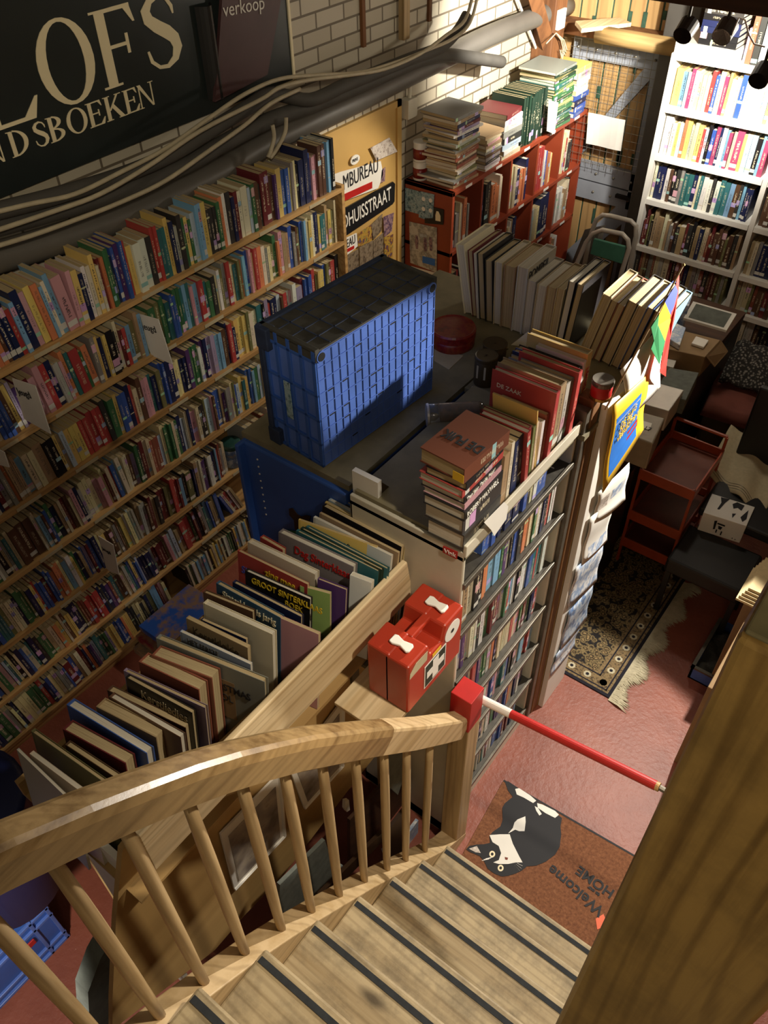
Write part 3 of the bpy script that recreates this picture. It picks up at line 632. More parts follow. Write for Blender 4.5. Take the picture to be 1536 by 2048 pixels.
# pipes and cables along the wall
def run(name, pts, r, mat, lab, cat, x=-2.40, seg=12, drop=0.0, group=None):
    q_ = [P(a, b, 0, x if len(t) == 0 else t[0]) for a, b, *t in pts]
    # smooth the path
    out = []
    for k in range(len(q_)-1):
        p0, p1, p2, p3 = q_[max(k-1, 0)], q_[k], q_[k+1], q_[min(k+2, len(q_)-1)]
        for j in range(5):
            t = j/5; out.append(0.5*((2*p1)+(p2-p0)*t+(2*p0-5*p1+4*p2-p3)*t*t+(3*p1-p0-3*p2+p3)*t**3))
    out.append(q_[-1]); return solo(name, MB().tube(out, r, seg), mat, lab, cat, group, smooth=True)
run('drain_pipe', [(1135, 12), (1000, 62), (900, 110), (800, 158), (700, 208), (620, 246), (520, 296), (430, 350), (300, 412), (150, 468), (-40, 525)], 0.050, M['pipe'], 'thick grey drain pipe running the length of the brick wall', 'pipe', -2.44, 18)
run('heating_pipe', [(1003, 124), (940, 115), (890, 110), (840, 120), (780, 145), (700, 180), (620, 212), (540, 240), (450, 285), (360, 335), (220, 390), (100, 425), (-40, 462)], 0.030, M['pipedark'], 'lagged grey pipe ending freely over the green books', 'pipe', -2.36, 14)
run('heating_pipe', [(934, 30), (915, 62), (880, 95), (820, 118), (760, 142), (690, 170), (620, 200), (545, 188, -2.38), (500, 212), (420, 262), (340, 310), (240, 352), (100, 395), (-40, 430)], 0.026, M['pipedark'], 'thinner lagged grey pipe bending upward beside the wooden batten', 'pipe', -2.33, 12)
run('cable', [(958, -20), (940, 45), (905, 78), (850, 102), (790, 125), (720, 145), (640, 150), (560, 158), (490, 188), (420, 235), (330, 298), (240, 345), (150, 388), (60, 408), (-40, 432)], 0.0075, M['cable'], 'cream cable sweeping highest over the lower edge of the sign', 'cable', -2.29, 8)
run('cable', [(948, -20), (930, 40), (893, 70), (840, 108), (770, 138), (700, 150), (620, 160), (560, 175), (520, 200), (400, 262), (300, 330), (200, 388), (100, 425), (-40, 472)], 0.0075, M['cable'], 'cream cable second from the top below the sign', 'cable', -2.27, 8)
run('cable', [(600, 178), (540, 208), (490, 250), (420, 300), (330, 362), (240, 405), (150, 440), (60, 472), (-40, 502)], 0.0075, M['cable'], 'cream cable hanging lowest over the top row of paperbacks', 'cable', -2.27, 8)
run('cable', [(572, 235), (570, 265), (552, 300), (540, 316)], 0.008, M['cable'], 'short cream cable end dropping from drain pipe, nearer the ochre board', 'cable', -2.30, 8)
run('cable', [(545, 250), (548, 275), (542, 300), (536, 315)], 0.008, M['cable'], 'short cream cable end dropping from drain pipe, nearer the sign', 'cable', -2.30, 8)
solo('pipe_clamp', MB().lathe(P(985, 70, 0, -2.44), [(0.046, -0.006), (0.046, 0.006)], 18, 0, Matrix.Rotation(math.radians(90), 3, 'X')), M['pipedark'], 'round clamp joining two lengths of the thick drain pipe', 'clamp')
def batten(name, p0, p1, w, x, mat, lab):
    a, b = P(*p0, 0, x), P(*p1, 0, x); solo(name, MB().box(x-0.03 if w > 0.03 else -2.5, x, a.y-w/2, a.y+w/2, min(a.z, b.z), max(a.z, b.z)+0.2), mat, lab, 'batten')
batten('wall_batten', (814, 10), (816, 78), 0.045, -2.46, M['baluster'], 'pale wooden batten with holes on the brick wall above pipes')
batten('wall_batten', (728, 25), (728, 95), 0.022, -2.485, M['oldwood'], 'short rusty brown wooden strip let into the brick wall, nearer the sign')
batten('wall_batten', (862, 0), (863, 42), 0.022, -2.485, M['oldwood'], 'short rusty brown wooden strip let into the brick wall, nearer the barn door')
sb = MB().obox(P(818, 215, 0, -2.47), 0.05, 0.075, 0.09); sb.tube([P(820, 170, 0, -2.47), P(819, 205, 0, -2.47)], 0.01, 8)
solo('junction_box', sb, M['whitemetal'], 'old cream junction box on brick wall above the red bookcase', 'junction box', bevel=0.006)

# ------------------------------------------------------------------ long pine bookcase with youth paperbacks
LV = [1.535, 1.297, 1.048, 0.787, 0.525, 0.287, 0.05]
bc = thing('pine_bookcase', 'long pine bookcase of paperbacks along brick wall under the sign', 'bookcase', (-2.36, 1.2, 0))
for z in LV: MB().box(-2.49, -2.25, -0.75, 2.66, z-0.018, z).obj('shelf', M['pine'], bc)
MB().box(-2.49, -2.25, 2.66, 2.678, 0, 1.545).obj('side_panel', M['pine'], bc)
MB().box(-2.49, -2.25, -0.77, -0.75, 0, 1.545).obj('side_panel', M['pine'], bc)
MB().box(-2.495, -2.488, -0.75, 2.66, 0, 1.535).obj('back_panel', M['panel'], bc)
MB().box(-2.27, -2.255, -0.75, 2.66, 0, 0.032).obj('plinth', M['pine'], bc)
for z in LV[:-1]:
    for y in (0.9, 1.15, 1.6, 1.85, 2.2, 2.5): MB().box(-2.25, -2.2485, y-0.05, y+0.05, z-0.016, z-0.002).obj('shelf_label', M['oldpaper'], bc)
SH = ['top shelf', 'second shelf', 'third shelf', 'fourth shelf', 'fifth shelf', 'sixth shelf', 'bottom shelf']
rng = [(0.75, 2.645), (0.60, 2.645), (0.45, 2.645), (0.30, 2.60), (0.18, 1.80), (0.08, 1.72), (-0.05, 1.35)]
allb = []
for k, (z, (y0, y1)) in enumerate(zip(LV, rng)):
    pal = MIX_KIDS if k < 3 else MIX_KIDS+MIX_DARK
    sp = row_specs(y1-y0, (0.011, 0.024) if k < 3 else (0.008, 0.019), ((0.165, 0.215) if k == 0 else (0.15, 0.19)), (0.105, 0.13), pal, 0.18)
    n = len(sp)
    for j, (x, t, h, dep, col, _) in enumerate(sp):
        y = y0+x; lean = -0.16 if (y < 1.3 and k < 5) else (-0.22 if k >= 5 else 0.0)
        if k == 0 and y > 1.6: lean = 0
        allb.append(dict(k=k, z=z, y=y, t=t, h=h, dep=dep, col=col, lean=lean*0.5, num=n-j, size=t*h/((2.25)**2+y*y+(3-z)**2), vis=1))
for b in allb: b['size'] *= (1.3 if b['k'] < 2 else 1)
order = sorted(allb, key=lambda b: -b['size'])
ind = set(id(b) for b in order[:298])
mass = []
for b in allb:
    x = -2.262-random.uniform(0, 0.015); zz = b['z']+0.5*b['t']*abs(math.sin(b['lean']))
    if id(b) in ind:
        book('paperback', 'pb', b['col'], (x, b['y'], zz), math.pi/2, b['t']*0.97, b['dep'], b['h'], b['lean'], 0,
             '%s paperback on pine bookcase %s, %s from its ochre board end' % (b['col'], SH[b['k']], ordinal(b['num'])), 'book', 'youth paperbacks on the pine bookcase')
    else: mass.append((b, x, zz))
gv, gf, gm, gu = book_geo(False)
V = []; Fc = []; Mi = []; UV = []; CA = []
for b, x, zz in mass:
    A = Matrix.Translation((x, b['y'], zz)) @ (Matrix.Rotation(math.pi/2, 3, 'Z') @ Matrix.Rotation(b['lean'], 3, 'Y') @ Matrix.Diagonal((b['t']*0.97, b['dep'], b['h']))).to_4x4()
    i = len(V); V += [tuple(A @ Vector(p)) for p in gv]; Fc += [tuple(i+k for k in f) for f in gf]; Mi += gm; UV += gu
    CA += [(*jit(PAL[b['col']]), random.random())]*len(gu)
me = bpy.data.meshes.new('small_paperbacks'); me.from_pydata(V, [], Fc); me.materials.append(M['covermass']); me.materials.append(M['pages'])
me.polygons.foreach_set('material_index', Mi); l = me.uv_layers.new(name='UVMap'); l.data.foreach_set('uv', [x for p in UV for x in p])
ca = me.color_attributes.new('Col', 'FLOAT_COLOR', 'CORNER'); ca.data.foreach_set('color', [x for c in CA for x in c]); me.update()
o = bpy.data.objects.new('paperbacks', me); COL.objects.link(o)
tag(o, 'small paperbacks packed along the lower shelves of the pine bookcase', 'books', None, 'stuff')
# youth cards sticking out of the rows
def youth(px, y, lab, s='Jeugd', tp=None):
    y = y*(-2.262)/P(*px[3], 1, y).x; pts = [P(a, b, 1, y) for a, b in px]; t = thing('shelf_sign', lab, 'sign', pts[3], 'youth section cards')
    MB().prism(pts, (0, 0.003, 0)).obj('card', M['paper'], t)
    o = pts[0]*0.66+pts[3]*0.34; xd = pts[1]-pts[0]; ln = xd.length
    text(s, (o+xd*0.14+Vector((0, -0.0025, 0))), xd, pts[0]-pts[3], ln*0.27, M['ink'], t, 'card_word', sx=1.0)
youth(((267, 625), (316, 639), (345, 729), (303, 711)), 1.42, 'white youth section card jutting from second shelf of pine bookcase')
youth(((24, 757), (70, 772), (101, 868), (48, 838)), 0.72, 'white youth section card jutting from the third shelf, partly behind pink book')
youth(((196, 1072), (226, 1090), (238, 1150), (213, 1140)), 0.98, 'dim white youth section card low on the pine bookcase')
youth(((-20, 890), (8, 905), (18, 935), (-20, 925)), 0.50, 'corner of a white youth section card at the fourth shelf', '')
# tin, leaning books, slim volumes and game boxes at the free end
t = thing('storage_tin', 'blue patterned round tin with green lid on pine bookcase shelf', 'tin', (-2.33, 1.93, 0.525))
c = P(478, 905, 2, 0.525); c = Vector((-2.30, 1.86, 0.525))
MB().lathe(c, [(0.042, 0), (0.043, 0.004), (0.043, 0.105), (0.042, 0.11)], 24).obj('tin_body', M['ph8'], t, smooth=True)
MB().lathe(c, [(0.045, 0.102), (0.046, 0.105), (0.046, 0.122), (0.040, 0.127), (0.0, 0.122)], 24).obj('lid', M['teal'] if 'teal' in M else plain('dark_green_lid', '#24463f', 0.4), t, smooth=True)
sp = [(0.012+0.020*k, 0.017, random.uniform(0.15, 0.19), 0.13, c_, 0) for k, c_ in enumerate(['silver grey', 'ivory', 'orange', 'ivory', 'orange', 'rust', 'white', 'ivory', 'blue', 'white', 'cream', 'red', 'navy', 'white', 'cream', 'green', 'ivory', 'grey', 'white', 'tan', 'blue', 'cream', 'cream', 'brown', 'white', 'orange'])]
for o in place_row((-2.25, 1.93, 0.525), math.pi/2, sp, 'picture_book', 'beside the patterned tin', 'tin', 'books beside the patterned tin', 'pb'): pass
for o in place_row((-2.25, 1.76, 0.287), math.pi/2, [(0.01+0.016*k, 0.013, 0.16, 0.12, c_, 0) for k, c_ in enumerate(['blue', 'cream', 'red', 'white', 'tan'])], 'picture_book', 'leaning at the end of the sixth shelf', 'plinth end', 'books leaning on the sixth shelf', 'pb', -0.35): pass
for o in place_row((-2.25, 1.45, 0.05), math.pi/2, [(0.008+0.013*k, 0.011, random.uniform(0.13, 0.16), 0.13, random.choice(['cream', 'white', 'ivory', 'sky blue', 'navy', 'green', 'silver grey', 'black', 'yellow', 'red']), 0) for k in range(56)], 'slim_booklet', 'on bottom pine shelf', 'game boxes', 'slim booklets on the bottom shelf', 'pb', -0.10): pass
for k, (mat, z, lab) in enumerate((('#2550a0', 0.145, 'blue game box on top of the stack under the sixth shelf'), ('#7a2028', 0.105, 'dark red game box in the middle of the stack under the sixth shelf'), ('#5a5048', 0.05, 'grey game box at the foot of the stack under the sixth shelf'))):
    g_ = MB().box(-2.235, -2.05, 1.12-0.03*k, 1.42, z-0.05+0.0, z-0.05+0.038)
    solo('game_box', g_, photo_mat('game_box_%d' % k, [mat, mat, '#8a6a4a', mat], 12), lab, 'game box', 'game boxes stacked on the floor', bevel=0.002)

# ------------------------------------------------------------------ red bookcase against the brick wall
XF, XB, RY0, RY1 = -2.19, -2.49, 3.45, 4.93
rb = thing('red_bookcase', 'orange red bookcase with notice cards on its end, before barn door', 'bookcase', (-2.34, 4.19, 0))
RZ = [1.25, 0.925, 0.60, 0.28, 0.03]
for z in RZ: MB().box(XB, XF, RY0, RY1, z-0.022, z).obj('shelf', M['orangered'], rb, bevel=0.001)
CW = (RY1-RY0)/5
for k in (0, 5): MB().box(XB, XF, RY0+CW*k-(0.012 if k else 0), RY0+CW*k+(0.0 if k else 0.02), 0, 1.25).obj('side_panel', M['orangered'], rb)
for k in range(1, 5):
    for i in range(3): MB().box(XB, XF-0.004, RY0+CW*k-0.008, RY0+CW*k+0.008, RZ[i+1], RZ[i]-0.022).obj('divider', M['orangered'], rb)
MB().box(XB, XB+0.006, RY0, RY1, 0, 1.25).obj('back_panel', M['orangered'], rb)
for i in range(3):
    for k in range(5): MB().box(XF, XF+0.0015, RY0+CW*(k+0.5)-0.03, RY0+CW*(k+0.5)+0.03, RZ[i]-0.018, RZ[i]-0.004).obj('shelf_label', M['white'], rb)
HW = ['pb', 'hc', 'hw', 'pw']
names = ['upper', 'middle', 'lower']
for i in range(3):
    for k in range(5):
        if i == 2 and k < 1: continue
        sp = row_specs(random.uniform(0.55, 0.92)*(CW-0.03), (0.012, 0.034), (0.17, 0.25), (0.13, 0.18), MIX_RED, 0.12)
        if (i, k) == (0, 3): sp = [(0.012+0.022*j, 0.021, 0.25, 0.18, 'red', 0) for j in range(4)]+[(0.1+0.02*j, 0.018, 0.22-0.01*j, 0.16, c, 0) for j, c in enumerate(['white', 'white', 'blue', 'orange', 'white', 'yellow'])]
        if (i, k) == (1, 3): sp = [(0.02+0.026*j, 0.025, 0.21, 0.15, c, 0) for j, c in enumerate(['grey', 'silver grey', 'cream', 'pale yellow'])]+[(0.13+0.045*j, 0.043, 0.25, 0.17, 'navy', 0) for j in range(3)]
        for o in place_row((XF-0.005, RY0+CW*k+0.022, RZ[i+1]), math.pi/2, sp, 'hardback_book', 'in %s, red bookcase %s row' % (['poster cell', 'second cell', 'middle cell', 'fourth cell', 'door cell'][k], names[i]), 'poster end', 'books in the red bookcase', HW): pass
# end panel notices (on the end facing the stairs)
ENDY = RY0-0.002
def endcard(px, mat, lab, name='notice_card'):
    mb = MB(); mb.prism([P(a, b, 1, ENDY) for a, b in px], (0, -0.003, 0)); return solo(name, mb, M[mat], lab, 'notice')
endcard(((811, 375), (840, 383), (838, 428), (811, 420)), 'ph6', 'mottled blue card on red bookcase end, nearer the brick wall')
cc = thing('notice_card', 'blue card with four white discs on the red bookcase end', 'notice', P(855, 410, 1, ENDY))
MB().prism([P(a, b, 1, ENDY) for a, b in ((840, 382), (869, 389), (866, 444), (838, 434))], (0, -0.003, 0)).obj('card', M['ph6'], cc)
for a, b in ((847, 398), (861, 401), (847, 418), (861, 421)):
    c = P(a, b, 1, ENDY-0.003); MB().lathe(c, [(0.011, 0), (0.011, 0.001)], 16, 0, Matrix.Rotation(math.pi/2, 3, 'X')).obj('disc', M['white'], cc)
cc = thing('notice_card', 'small black card with a yellow bottle on the red bookcase end', 'notice', P(875, 430, 1, ENDY))
MB().prism([P(a, b, 1, ENDY) for a, b in ((868, 414), (888, 419), (887, 449), (850, 446), (850, 436), (867, 436))], (0, -0.0035, 0)).obj('card', M['black'], cc)
MB().prism([P(a, b, 1, ENDY-0.004) for a, b in ((873, 422), (877, 423), (881, 432), (881, 443), (871, 441), (871, 430))], (0, -0.001, 0)).obj('printed_bottle', M['cream'], cc)
cc = thing('wall_poster', 'pale poster of people walking on a beach on red bookcase end', 'poster', P(847, 480, 1, ENDY))
MB().prism([P(a, b, 1, ENDY) for a, b in ((819, 443), (874, 455), (874, 545), (821, 525))], (0, -0.003, 0)).obj('poster_sheet', M['ph5'], cc)
MB().prism([P(a, b, 1, ENDY-0.0035) for a, b in ((845, 512), (870, 518), (870, 532), (845, 525))], (0, -0.001, 0)).obj('blue_panel', M['posterblue'], cc)
for a, b in ((833, 482), (850, 487), (861, 486)):
    MB().prism([P(a+x, b+y, 1, ENDY-0.0035) for x, y in ((-2, -12), (2, -11), (4, 0), (3, 16), (-1, 15), (-3, 2))], (0, -0.001, 0)).obj('printed_walker', M['ph4'], cc)
cc = thing('wall_poster', 'white poster with a dark square code under the beach poster', 'poster', P(847, 560, 1, ENDY))
MB().prism([P(a, b, 1, ENDY) for a, b in ((823, 532), (878, 547), (878, 612), (823, 590))], (0, -0.0045, 0)).obj('poster_sheet', M['white'], cc)
MB().prism([P(a, b, 1, ENDY-0.005) for a, b in ((826, 536), (856, 545), (856, 572), (826, 562))], (0, -0.001, 0)).obj('printed_photo', M['ph1'], cc)
MB().prism([P(a, b, 1, ENDY-0.005) for a, b in ((861, 575), (876, 580), (876, 600), (861, 595))], (0, -0.001, 0)).obj('blue_panel', M['posterblue'], cc)

# ---- piles on top of the red bookcase
def pile(p, rz, items, where, group, kind='hardback_book', n0=None):
    """items bottom to top: (colour, thickness, length along the row, width into the row, mesh, turn)"""
    z = p[2]; n = len(items)
    for k, (col, t, ln, wd, ms, tw) in enumerate(items):
        # lying book: spine faces the row front; rotate the standing book by 90 degrees about its depth axis
        R = Matrix.Rotation(rz+tw, 3, 'Z') @ Matrix.Rotation(math.pi/2, 3, 'Y')
        d = Vector((math.cos(rz+tw), math.sin(rz+tw), 0)); c = Vector((p[0], p[1], z+t/2))-d*ln/2
        lab = '%s %s in %s, %s from the top' % (col, kind.replace('_', ' '), where, ordinal(n-k)) if n-k > 1 else '%s %s topmost in %s' % (col, kind.replace('_', ' '), where)
        book(kind, ms, col, c, 0, t*0.97, wd, ln, label=lab, group=group, R=R); z += t
    return z
def rpile(y, x, cols, tr, lr, wr, where, group, hz=1.25, mesh=HW, kind='hardback_book'):
    it = [(c, random.uniform(*tr), random.uniform(*lr), random.uniform(*wr), random.choice(mesh), random.uniform(-0.08, 0.08)) for c in cols]
    return pile((x, y, hz), math.pi/2, it, where, group, kind)
rpile(3.60, -2.21, ['tan', 'rust', 'grey', 'cream', 'olive', 'white', 'cream', 'rust', 'brown', 'cream', 'terracotta', 'rust', 'tan', 'grey', 'olive', 'silver grey', 'cream', 'navy', 'white', 'lilac', 'dark red', 'navy', 'tan', 'grey'], (0.011, 0.018), (0.17, 0.25), (0.16, 0.22), 'tall pile on red bookcase poster end', 'tall pile on the red bookcase')
rpile(3.84, -2.20, ['white', 'silver grey', 'charcoal', 'grey', 'brown', 'grey', 'cream', 'tan', 'pink', 'cream', 'tan'], (0.012, 0.02), (0.13, 0.17), (0.14, 0.18), 'low loose pile between two taller piles', 'low pile on the red bookcase')
rpile(4.03, -2.20, ['cream', 'white', 'pale blue', 'charcoal', 'grey', 'silver grey', 'white', 'dark red'], (0.022, 0.034), (0.17, 0.19), (0.18, 0.24), 'pile topped by a red photo book', 'pile beside the green volumes')
c = Vector((-2.31, 4.03, 1.25+0.226)); mb = MB(); mb.prism([(c.x+x, c.y+y, c.z+0.012) for x, y in ((-0.08, -0.06), (0.06, -0.07), (0.07, 0.06), (-0.06, 0.07))], (0, 0, 0.001))
for k, mt in enumerate(['green', 'green']): pass
sp = []
x = 0
for k in range(11): sp.append((x+0.012, 0.022, 0.25+random.uniform(-0.01, 0.01), 0.2, 'dark green', 0)); x += 0.024
for o in place_row((XF-0.0, 4.15, 1.25), math.pi/2, sp, 'green_annual', 'on red bookcase top', 'photo book pile', 'green annuals on the red bookcase', 'hc'): pass
rpile(4.56, -2.19, ['green', 'dark green', 'green', 'green', 'teal', 'dark green', 'green', 'green', 'yellow', 'green', 'dark green', 'green', 'green', 'yellow', 'green', 'teal', 'green', 'dark green', 'olive', 'dark green', 'grey'], (0.012, 0.018), (0.22, 0.25), (0.2, 0.24), 'pile behind the taped note', 'green pile on the red bookcase', kind='green_annual')
cd = MB(); cd.prism([P(a, b, 0, -2.17) for a, b in ((1097, 200), (1116, 205), (1108, 268), (1093, 262))], (0.003, 0, 0))
solo('taped_note', cd, M['paper'], 'white note hanging in front of the pile of green annuals', 'note')
rpile(4.80, -2.19, ['blue', 'blue', 'navy', 'blue', 'white', 'white', 'white', 'silver grey', 'yellow'], (0.026, 0.036), (0.13, 0.17), (0.18, 0.21), 'pile nearest the barn door', 'pile nearest the barn door')
for k, (z, lab) in enumerate(((1.25, 'lower of two white tins with red pictures by the brick wall'), (1.345, 'upper of two white tins with red pictures by the brick wall'))):
    t = thing('storage_tin', lab, 'tin', (-2.44, 3.52, z), 'white tins on the red bookcase'); c = (-2.43, 3.505, z)
    MB().lathe(c, [(0.036, 0), (0.037, 0.003), (0.037, 0.085), (0.034, 0.09)], 20).obj('tin_body', M['white'], t, smooth=True)
    MB().lathe((c[0], c[1], z+0.012), [(0.0375, 0), (0.0375, 0.05)], 20).obj('picture_band', M['redtin'], t, smooth=True)
    MB().lathe(c, [(0.038, 0.084), (0.038, 0.093), (0.0, 0.0935)], 20).obj('lid', M['white'], t)

# ------------------------------------------------------------------ white bookcase at the back
WF, WBk = 4.50, 4.82
WZ = [1.741, 1.493, 1.246, 1.004, 0.727, 0.505, 0.25, 0.03]
wb = thing('white_bookcase', 'tall white double bookcase beside the barn door under clip lamps', 'bookcase', (-1.0, 4.66, 0))
for j, (x0, x1) in enumerate(((-1.575, -0.995), (-0.965, -0.42))):
    for z in WZ: MB().box(x0, x1, WF, WBk, z-0.03, z).obj('shelf', M['white'], wb, bevel=0.0015)
for x in (-1.60, -0.992, -0.42): MB().box(x, x+0.026, WF-0.002, WBk, 0, 1.741).obj('side_panel', M['white'], wb)
MB().box(-1.60, -0.40, WBk, WBk+0.008, 0, 1.741).obj('back_panel', M['darkbeam'], wb)
MB().box(-1.60, -1.28, WF+0.02, WBk, 1.741, 1.79).obj('top_box', M['white'], wb, bevel=0.003)
rown = ['first', 'second', 'third', 'fourth', 'fifth', 'sixth']
pals = [MIX_WHITE, MIX_WHITE, MIX_MID, MIX_OLD, MIX_OLD, MIX_OLD]
for r in range(6):
    z = WZ[r+1]
    sp = row_specs(0.555 if r not in (3,) else 0.55, (0.012, 0.026), (0.165, 0.205) if r != 3 else (0.15, 0.22), (0.12, 0.17), pals[r], 0.08)
    for o in place_row((-1.567, WF+0.01, z), 0, sp, 'book', 'on the white bookcase, %s shelf' % rown[r], 'barn door end', 'books in the white bookcase, door bay', HW): pass
    if r >= 1:
        L_ = 0.12+0.05*r
        sp = row_specs(min(L_, 0.34), (0.014, 0.028), (0.155, 0.21), (0.12, 0.17), MIX_OLD if r > 1 else MIX_WHITE, 0.1)
        for o in place_row((-0.958, WF+0.01, z), 0, sp, 'book', 'in white bookcase far bay, %s shelf' % rown[r], 'partition', 'books in the white bookcase, far bay', HW): pass
pile((-1.40, WF+0.035, 1.79), 0, [(c, 0.027, 0.19, 0.14, 'hw', random.uniform(-0.03, 0.03)) for c in ('black', 'black', 'navy', 'navy', 'black', 'charcoal', 'olive', 'charcoal')], 'pile on the white bookcase top', 'black books on the white bookcase')
sp = [(x, t, h, 0.15, c, 0) for x, t, h, c in ((0.0, 0.012, 0.15, 'lilac'), (0.02, 0.026, 0.21, 'terracotta'), (0.05, 0.03, 0.23, 'charcoal'), (0.085, 0.03, 0.2, 'white'), (0.117, 0.03, 0.2, 'yellow'), (0.142, 0.018, 0.19, 'rust'), (0.165, 0.022, 0.2, 'white'), (0.20, 0.04, 0.24, 'charcoal'), (0.24, 0.03, 0.2, 'cream'), (0.275, 0.035, 0.19, 'white'), (0.31, 0.03, 0.2, 'pale yellow'), (0.345, 0.03, 0.21, 'silver grey'), (0.38, 0.03, 0.2, 'white'))]
for o in place_row((-1.255, WF+0.012, 1.741), 0, sp, 'hardback_book', 'on white bookcase top', 'black book pile', 'books standing on the white bookcase', 'hw'): pass
bx_ = MB().box(-1.33, -0.9, 4.60, 4.80, 1.96, 2.03); solo('carton', bx_, photo_mat('blue_white_carton', ['#e8e8e8', '#1f4fb0', '#e8e8e8', '#1f4fb0'], 20), 'white carton with blue print lying across the books under the beam', 'box')

# ------------------------------------------------------------------ step ladder by the barn door
sl = thing('step_ladder', 'folding aluminium step stool with green top between door and bookcase', 'step ladder', (-1.65, 4.25, 0))
def arch(y, px, r=0.013):
    q_ = [P(a, b, 1, y) for a, b in px]
    l, rr = q_[0], q_[-1]; sl_ = (l-q_[1])*1.0
    pts = [Vector((l.x-0.05, y-0.12 if y < 4.3 else y+0.1, 0.01))]+q_+[Vector((rr.x+0.05, y-0.12 if y < 4.3 else y+0.1, 0.01))]
    return MB().tube(pts, r, 10)
arch(4.22, [(1150, 535), (1172, 485), (1186, 467), (1205, 460), (1245, 468), (1256, 480), (1258, 497), (1243, 545)]).obj('front_frame', M['alu'], sl, smooth=True)
arch(4.34, [(1178, 480), (1192, 440), (1205, 430), (1222, 432), (1262, 442), (1272, 452), (1272, 475), (1262, 520)]).obj('rear_frame', M['alu'], sl, smooth=True)
mb = MB(); mb.prism([P(a, b, 1, 4.22) for a, b in ((1187, 478), (1250, 494), (1243, 528), (1180, 508))], (0, 0.02, 0)); mb.obj('step_top', M['steptop'], sl, bevel=0.003)
mb = MB(); mb.box(-1.80, -1.52, 4.12, 4.28, 0.42, 0.44); mb.obj('lower_step', M['steptop'], sl)
lb = MB(); lb.prism([(-2.10, 4.62, 0.02), (-1.86, 4.5, 0.02), (-1.86, 4.62, 0.72), (-2.0, 4.72, 0.62)], (0.02, 0.03, 0)); solo('leaning_board', lb, M['greymetal'], 'grey board leaning on the barn door behind the step stool', 'board')

# ------------------------------------------------------------------ the island
CT = 1.50
# steel rack facing the aisle
rk = thing('steel_rack', 'cream steel book rack with dark slotted shelves facing the aisle', 'shelving', (-0.85, 1.5, 0))
KX0, KX1, KY0, KY1 = -1.04, -0.682, 1.20, 1.80
MB().box(KX0, KX1, KY0, KY0+0.012, 0, 1.52).obj('end_panel', M['whitemetal'], rk, bevel=0.003)
MB().box(KX0, KX1, KY1-0.012, KY1, 0, 1.52).obj('end_panel', M['whitemetal'], rk, bevel=0.003)
MB().box(KX0, KX0+0.006, KY0, KY1, 0, 1.50).obj('back_panel', M['greymetal'], rk)
MB().box(KX0, KX1, KY0, KY1, 1.488, CT).obj('top_plate', M['counter'], rk)
MB().box(KX1-0.004, KX1+0.006, KY0, KY1+0.02, 1.505, 1.545).obj('top_rail', M['whitemetal'], rk, bevel=0.002)
MB().box(KX0+0.01, KX1-0.004, KY0+0.012, KY1-0.012, 1.49, 1.531).obj('top_tray', M['counter'], rk)
RK = [1.395, 1.187, 0.960, 0.735, 0.515, 0.290, 0.075]
for z in RK:
    s_ = MB().box(KX0+0.01, KX1+0.002, KY0+0.012, KY1-0.012, z-0.006, z).obj('shelf', M['darkmetal'], rk)
    MB().box(KX1-0.002, KX1+0.008, KY0+0.004, KY1-0.004, z-0.014, z+0.006).obj('shelf_lip', M['greymetal'], s_, bevel=0.002)
    sm = MB()
    for j in range(9):
        for a in (0.03, 0.09): sm.box(KX1-a-0.03, KX1-a, KY0+0.06+0.06*j, KY0+0.064+0.06*j, z, z+0.0008)
    sm.obj('slot_row', M['whitemetal'], s_)
MB().box(KX0, KX1+0.004, KY0, KY1, 0, 0.06).obj('plinth', M['whitemetal'], rk)
lbk = thing('maker_label', 'small red maker label on the end of the cream steel rack', 'label', (-0.73, 1.199, 1.46))
q_ = [P(a, b, 1, 1.1985) for a, b in ((887, 1091), (916, 1104), (914, 1118), (886, 1104))]
MB().prism(q_, (0, -0.002, 0)).obj('label_plate', M['redpaint'], lbk)
text('Vink', q_[3]*0.8+q_[0]*0.2+(q_[1]-q_[0])*0.12+Vector((0, -0.003, 0)), q_[1]-q_[0], (0, 0, 1), 0.019, M['white'], lbk, 'label_word')
LS = [(RK[0], (0.09, 0.11), 0.0), (RK[1], (0.155, 0.185), 1), (RK[2], (0.16, 0.19), 2), (RK[3], (0.15, 0.19), 3), (RK[4], (0.16, 0.195), 4), (RK[5], (0.14, 0.19), 5), (RK[6], (0.15, 0.185), 6)]
pl = ['white', 'white', 'ivory', 'cream', 'black', 'charcoal', 'navy', 'blue', 'red', 'pink', 'dark red', 'silver grey', 'orange', 'purple', 'sky blue', 'tan', 'green', 'teal', 'white']
for z, hr, i in LS:
    if i == 0:
        sp = row_specs(0.34, (0.012, 0.022), (0.08, 0.105), (0.1, 0.12), ['black', 'navy', 'cream', 'blue', 'white'], 0.1)
        y0 = KY0+0.12
    elif i in (6,):
        sp = [(0.012+0.011*k, 0.010, 0.16+random.uniform(-0.01, 0.01), 0.19, 'silver grey' if k < 22 and k > 5 else random.choice(pl), 0) for k in range(28)]
        sp += [(0.012+0.011*28+s_[0], s_[1], s_[2], s_[3], random.choice(['blue', 'navy', 'white', 'blue', 'sky blue', 'dark red']), 0) for s_ in row_specs(0.22, (0.009, 0.018), hr, (0.15, 0.2), pl)]
        y0 = KY0+0.015
    else:
        sp = row_specs(0.555, (0.010, 0.024), hr, (0.13, 0.19), pl+(['blue', 'navy'] if i == 5 else []), 0.1); y0 = KY0+0.015
    for o in place_row((KX1+0.0, y0, z+0.002), math.pi/2, sp, 'history_book', 'in the steel rack, %s shelf' % ['top', 'second', 'third', 'fourth', 'fifth', 'sixth', 'bottom'][int(i)], 'newel post', 'books in the steel rack', HW): pass

